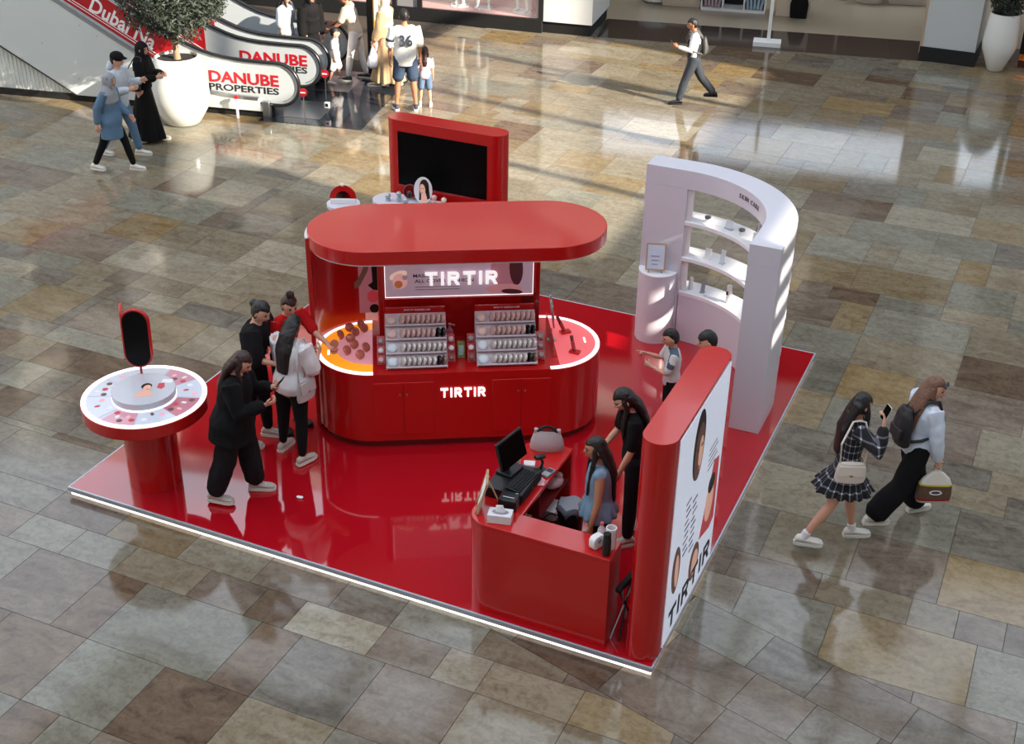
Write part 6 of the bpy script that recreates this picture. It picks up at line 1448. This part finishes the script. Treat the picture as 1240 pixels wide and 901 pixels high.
mannequin(-1.95, R(150), 'white mannequin on the left of the pink window'); mannequin(-1.42, R(200), 'white mannequin in grey dress in the middle of the pink window'); mannequin(-.55, R(170), 'white mannequin at the right of the pink window')
# white pillar box with black base
t = thing('white_pillar', 'white box pillar on a black base at the top centre', 'pillar', tuple(S(-.56, .85, 0)), SROT - R(4))
MB().box((0, 0, .12), (1.04, 1.60, .24)).build('black_base', M_BLACKM, t, smooth=0); MB().box((0, 0, 1.92), (1.12, 1.68, 3.36)).build('shaft', M_SWHITE, t, smooth=0); MB().box((-.60, -.82, 1.7), (.05, .05, 3.4)).build('metal_corner', M_METAL, t, smooth=0)
# grey pillar on the right
t = thing('grey_pillar', 'pale grey box pillar on a black base beside the tall planter', 'pillar', (-.40, 19.62, 0), 0.)
MB().box((0, 0, .14), (1.08, 1.06, .28)).build('black_base', M_BLACKM, t, smooth=0); MB().box((0, 0, 1.86), (1.02, 1.0, 3.2)).build('shaft', mat('pillar_grey', rgb(186, 190, 190), rough=.4), t, smooth=0); MB().box((-.53, -.48, 1.8), (.05, .06, 3.3)).build('beige_corner', mat('corner_beige', rgb(170, 150, 126), rough=.5), t, smooth=0)
# stand with white post
t = thing('rope_post', 'slim white post on a rectangular white base at the shop threshold', 'post', (-3.92, 18.72, .005), SROT)
MB().box((0, 0, .05), (.56, .34, .10)).build('base', M_SWHITE, t, bevel=.008); MB().box((.02, 0, 1.2), (.07, .07, 2.2)).build('post', M_SWHITE, t, bevel=.004)
# shop fixtures inside
FX = lambda x, y: (x, y, .002)
t = thing('display_tub', 'rounded white tub at the top edge inside the shop', 'tub', FX(-7.15, 21.1), 0); MB().lathe([(.22, 0), (.30, .05), (.34, .5), (.30, .52)], n=28).build('tub_body', M_SWHITE, t); MB().lathe([(.345, .44), (.345, .50), (.33, .51)], n=28).build('rim', M_METAL, t)
t = thing('display_plinth', 'long beige plinth inside the shop near the white tub', 'plinth', FX(-6.52, 21.15), SROT); MB().box((0, 0, .22), (.85, .5, .44)).build('block', mat('plinth_beige', rgb(196, 180, 160), rough=.6), t, bevel=.01); MB().box((0, 0, .02), (.80, .46, .04)).build('inset_base', M_BLACKM, t)  # black base block, smaller than the plinth around it
t = thing('shelf_unit', 'low white open shelf unit with folded clothes inside the shop', 'shelf', FX(-5.35, 21.25), SROT)
MB().box((0, 0, .03), (1.42, .5, .06)).build('bottom_board', M_SWHITE, t, smooth=0); MB().box((0, 0, .62), (1.42, .5, .05)).build('top_board', M_SWHITE, t, smooth=0); MB().box((0, .22, .33), (1.4, .03, .55)).build('back_board', M_BLACKM, t, smooth=0)
for x in (-.70, -.23, .24, .70): MB().box((x, 0, .33), (.035, .5, .56)).build('divider', M_SWHITE, t, smooth=0)
for i, (x, c, lb_) in enumerate(((-.46, rgb(176, 150, 160), 'mauve'), (.47, rgb(150, 170, 186), 'pale blue'))):
    P = Vector(FX(-5.35, 21.25)) + Matrix.Rotation(SROT, 3, 'Z') @ Vector((x, -.02, .06)); q = thing('clothes_stack', f'row of {lb_} folded clothes on the low white shelf', 'clothes', tuple(P), SROT)
    for k in range(5): MB().box((-.16+.08*k, 0, .14), (.06, .32, .26), ry=.08*(k-2)).build('garment', mat('garment_'+lb_.replace(' ', '_'), c, rough=.8), q, bevel=.015)
t = thing('display_plinth', 'tall beige plinth behind the slim white post', 'plinth', FX(-4.05, 21.5), SROT); MB().box((0, 0, .35), (.75, .6, .70)).build('block', MATS['plinth_beige'], t, bevel=.01); MB().box((0, 0, .02), (.72, .57, .04)).build('inset_base', M_BLACKM, t)
t = thing('garment_bag', 'black garment bag leaning on the tall beige plinth', 'bag', (-3.86, 21.17, .003), SROT); b = MB(); b.tube([(0, 0, 0), (0, .0, .3), (0, .03, .6)], [(.18, .05), (.2, .06), (.12, .04)], 16, ref=(1, 0, 0), cap=False); b.build('bag_body', BLK, t); MB().tube([(-.03, .03, .58), (0, .03, .66), (.03, .03, .58)], .01, 6).build('loop', BLK, t)
t = thing('display_drum', 'pale round display drum deep inside the shop', 'drum', FX(-2.75, 23.45)); MB().lathe([(.32, 0), (.34, .03), (.34, .34), (.36, .36), (.36, .44)], n=32).build('drum_body', mat('drum_pale', rgb(196, 186, 176), rough=.5), t); MB().cyl((0, 0, 0), .34, .44, .46, 32).build('top', M_SWHITE, t)
t = thing('display_block', 'pale stacked display block deep inside the shop', 'block', FX(-1.95, 23.75), SROT); MB().box((0, 0, .18), (.8, .5, .36)).build('lower_block', MATS['drum_pale'], t, bevel=.008); MB().box((-.1, .05, .45), (.5, .35, .18)).build('upper_block', M_SWHITE, t, bevel=.008)
t = thing('clothes_rail_leg', 'thin pale stand deep inside the shop left of the drum', 'stand', FX(-3.35, 23.3)); MB().cyl((0, 0, 0), .12, 0, .02, 18).build('foot', MATS['drum_pale'], t); MB().cyl((0, 0, 0), .03, .02, 1.2, 12).build('pole', MATS['drum_pale'], t)
wb = MB().box(S(5, 8.6, 2.2), (26, .3, 4.4), rz=SROT); struct('wall_shop', wb, M_SHOPWALL, 'back wall of the far shop', 'wall', smooth=0)
# right-hand shop window
t = thing('shop_window', 'right-hand shop window with orange sill and bright vases', 'shop window', (2.6, 19.35, 0), R(-8))
MB().box((0, .2, .07), (3.4, .5, .14)).build('dark_base', mat('base_maroon', rgb(88, 34, 36), rough=.5), t, smooth=0); MB().box((0, .2, .20), (3.4, .5, .12)).build('orange_sill', mat('sill_orange', rgb(230, 120, 30), rough=.4, emit=.15), t, smooth=0)
MB().box((0, .9, 1.6), (3.4, .05, 2.8)).build('backdrop', mat('backdrop_rust', rgb(178, 92, 58), rough=.6), t, smooth=0); MB().box((0, .55, .27), (3.4, .7, .02)).build('display_floor', mat('floor_tan', rgb(160, 104, 76), rough=.5), t, smooth=0)
MB().box((-1.66, .1, 1.6), (.10, .3, 2.9)).build('frame_post', M_BLACKM, t, smooth=0)
for i, (x, h, c, lb_) in enumerate(((-1.40, .42, rgb(206, 186, 150), 'cream'), (-1.05, .85, rgb(170, 40, 60), 'crimson'), (-.7, .6, rgb(226, 170, 80), 'amber'))):
    P = Vector((2.6, 19.35, 0)) + Matrix.Rotation(R(-8), 3, 'Z') @ Vector((x, .50, .28)); q = thing('vase', f'{lb_} vase in the right-hand shop window', 'vase', tuple(P), 0, 'vases in the right-hand shop')
    MB().lathe([(.07, 0), (.10, .05), (.13, h*.35), (.06, h*.75), (.05, h*.9), (.08, h)], n=20).build('vase_body', mat('vase_'+lb_, c, rough=.25), q, smooth=60); MB().lathe([(.082, h-.01), (.085, h+.01), (.07, h+.012)], n=20).build('lip', mat('vase_lip_'+lb_, c, rough=.2), q)
bpy.data.scenes.remove(TMP)
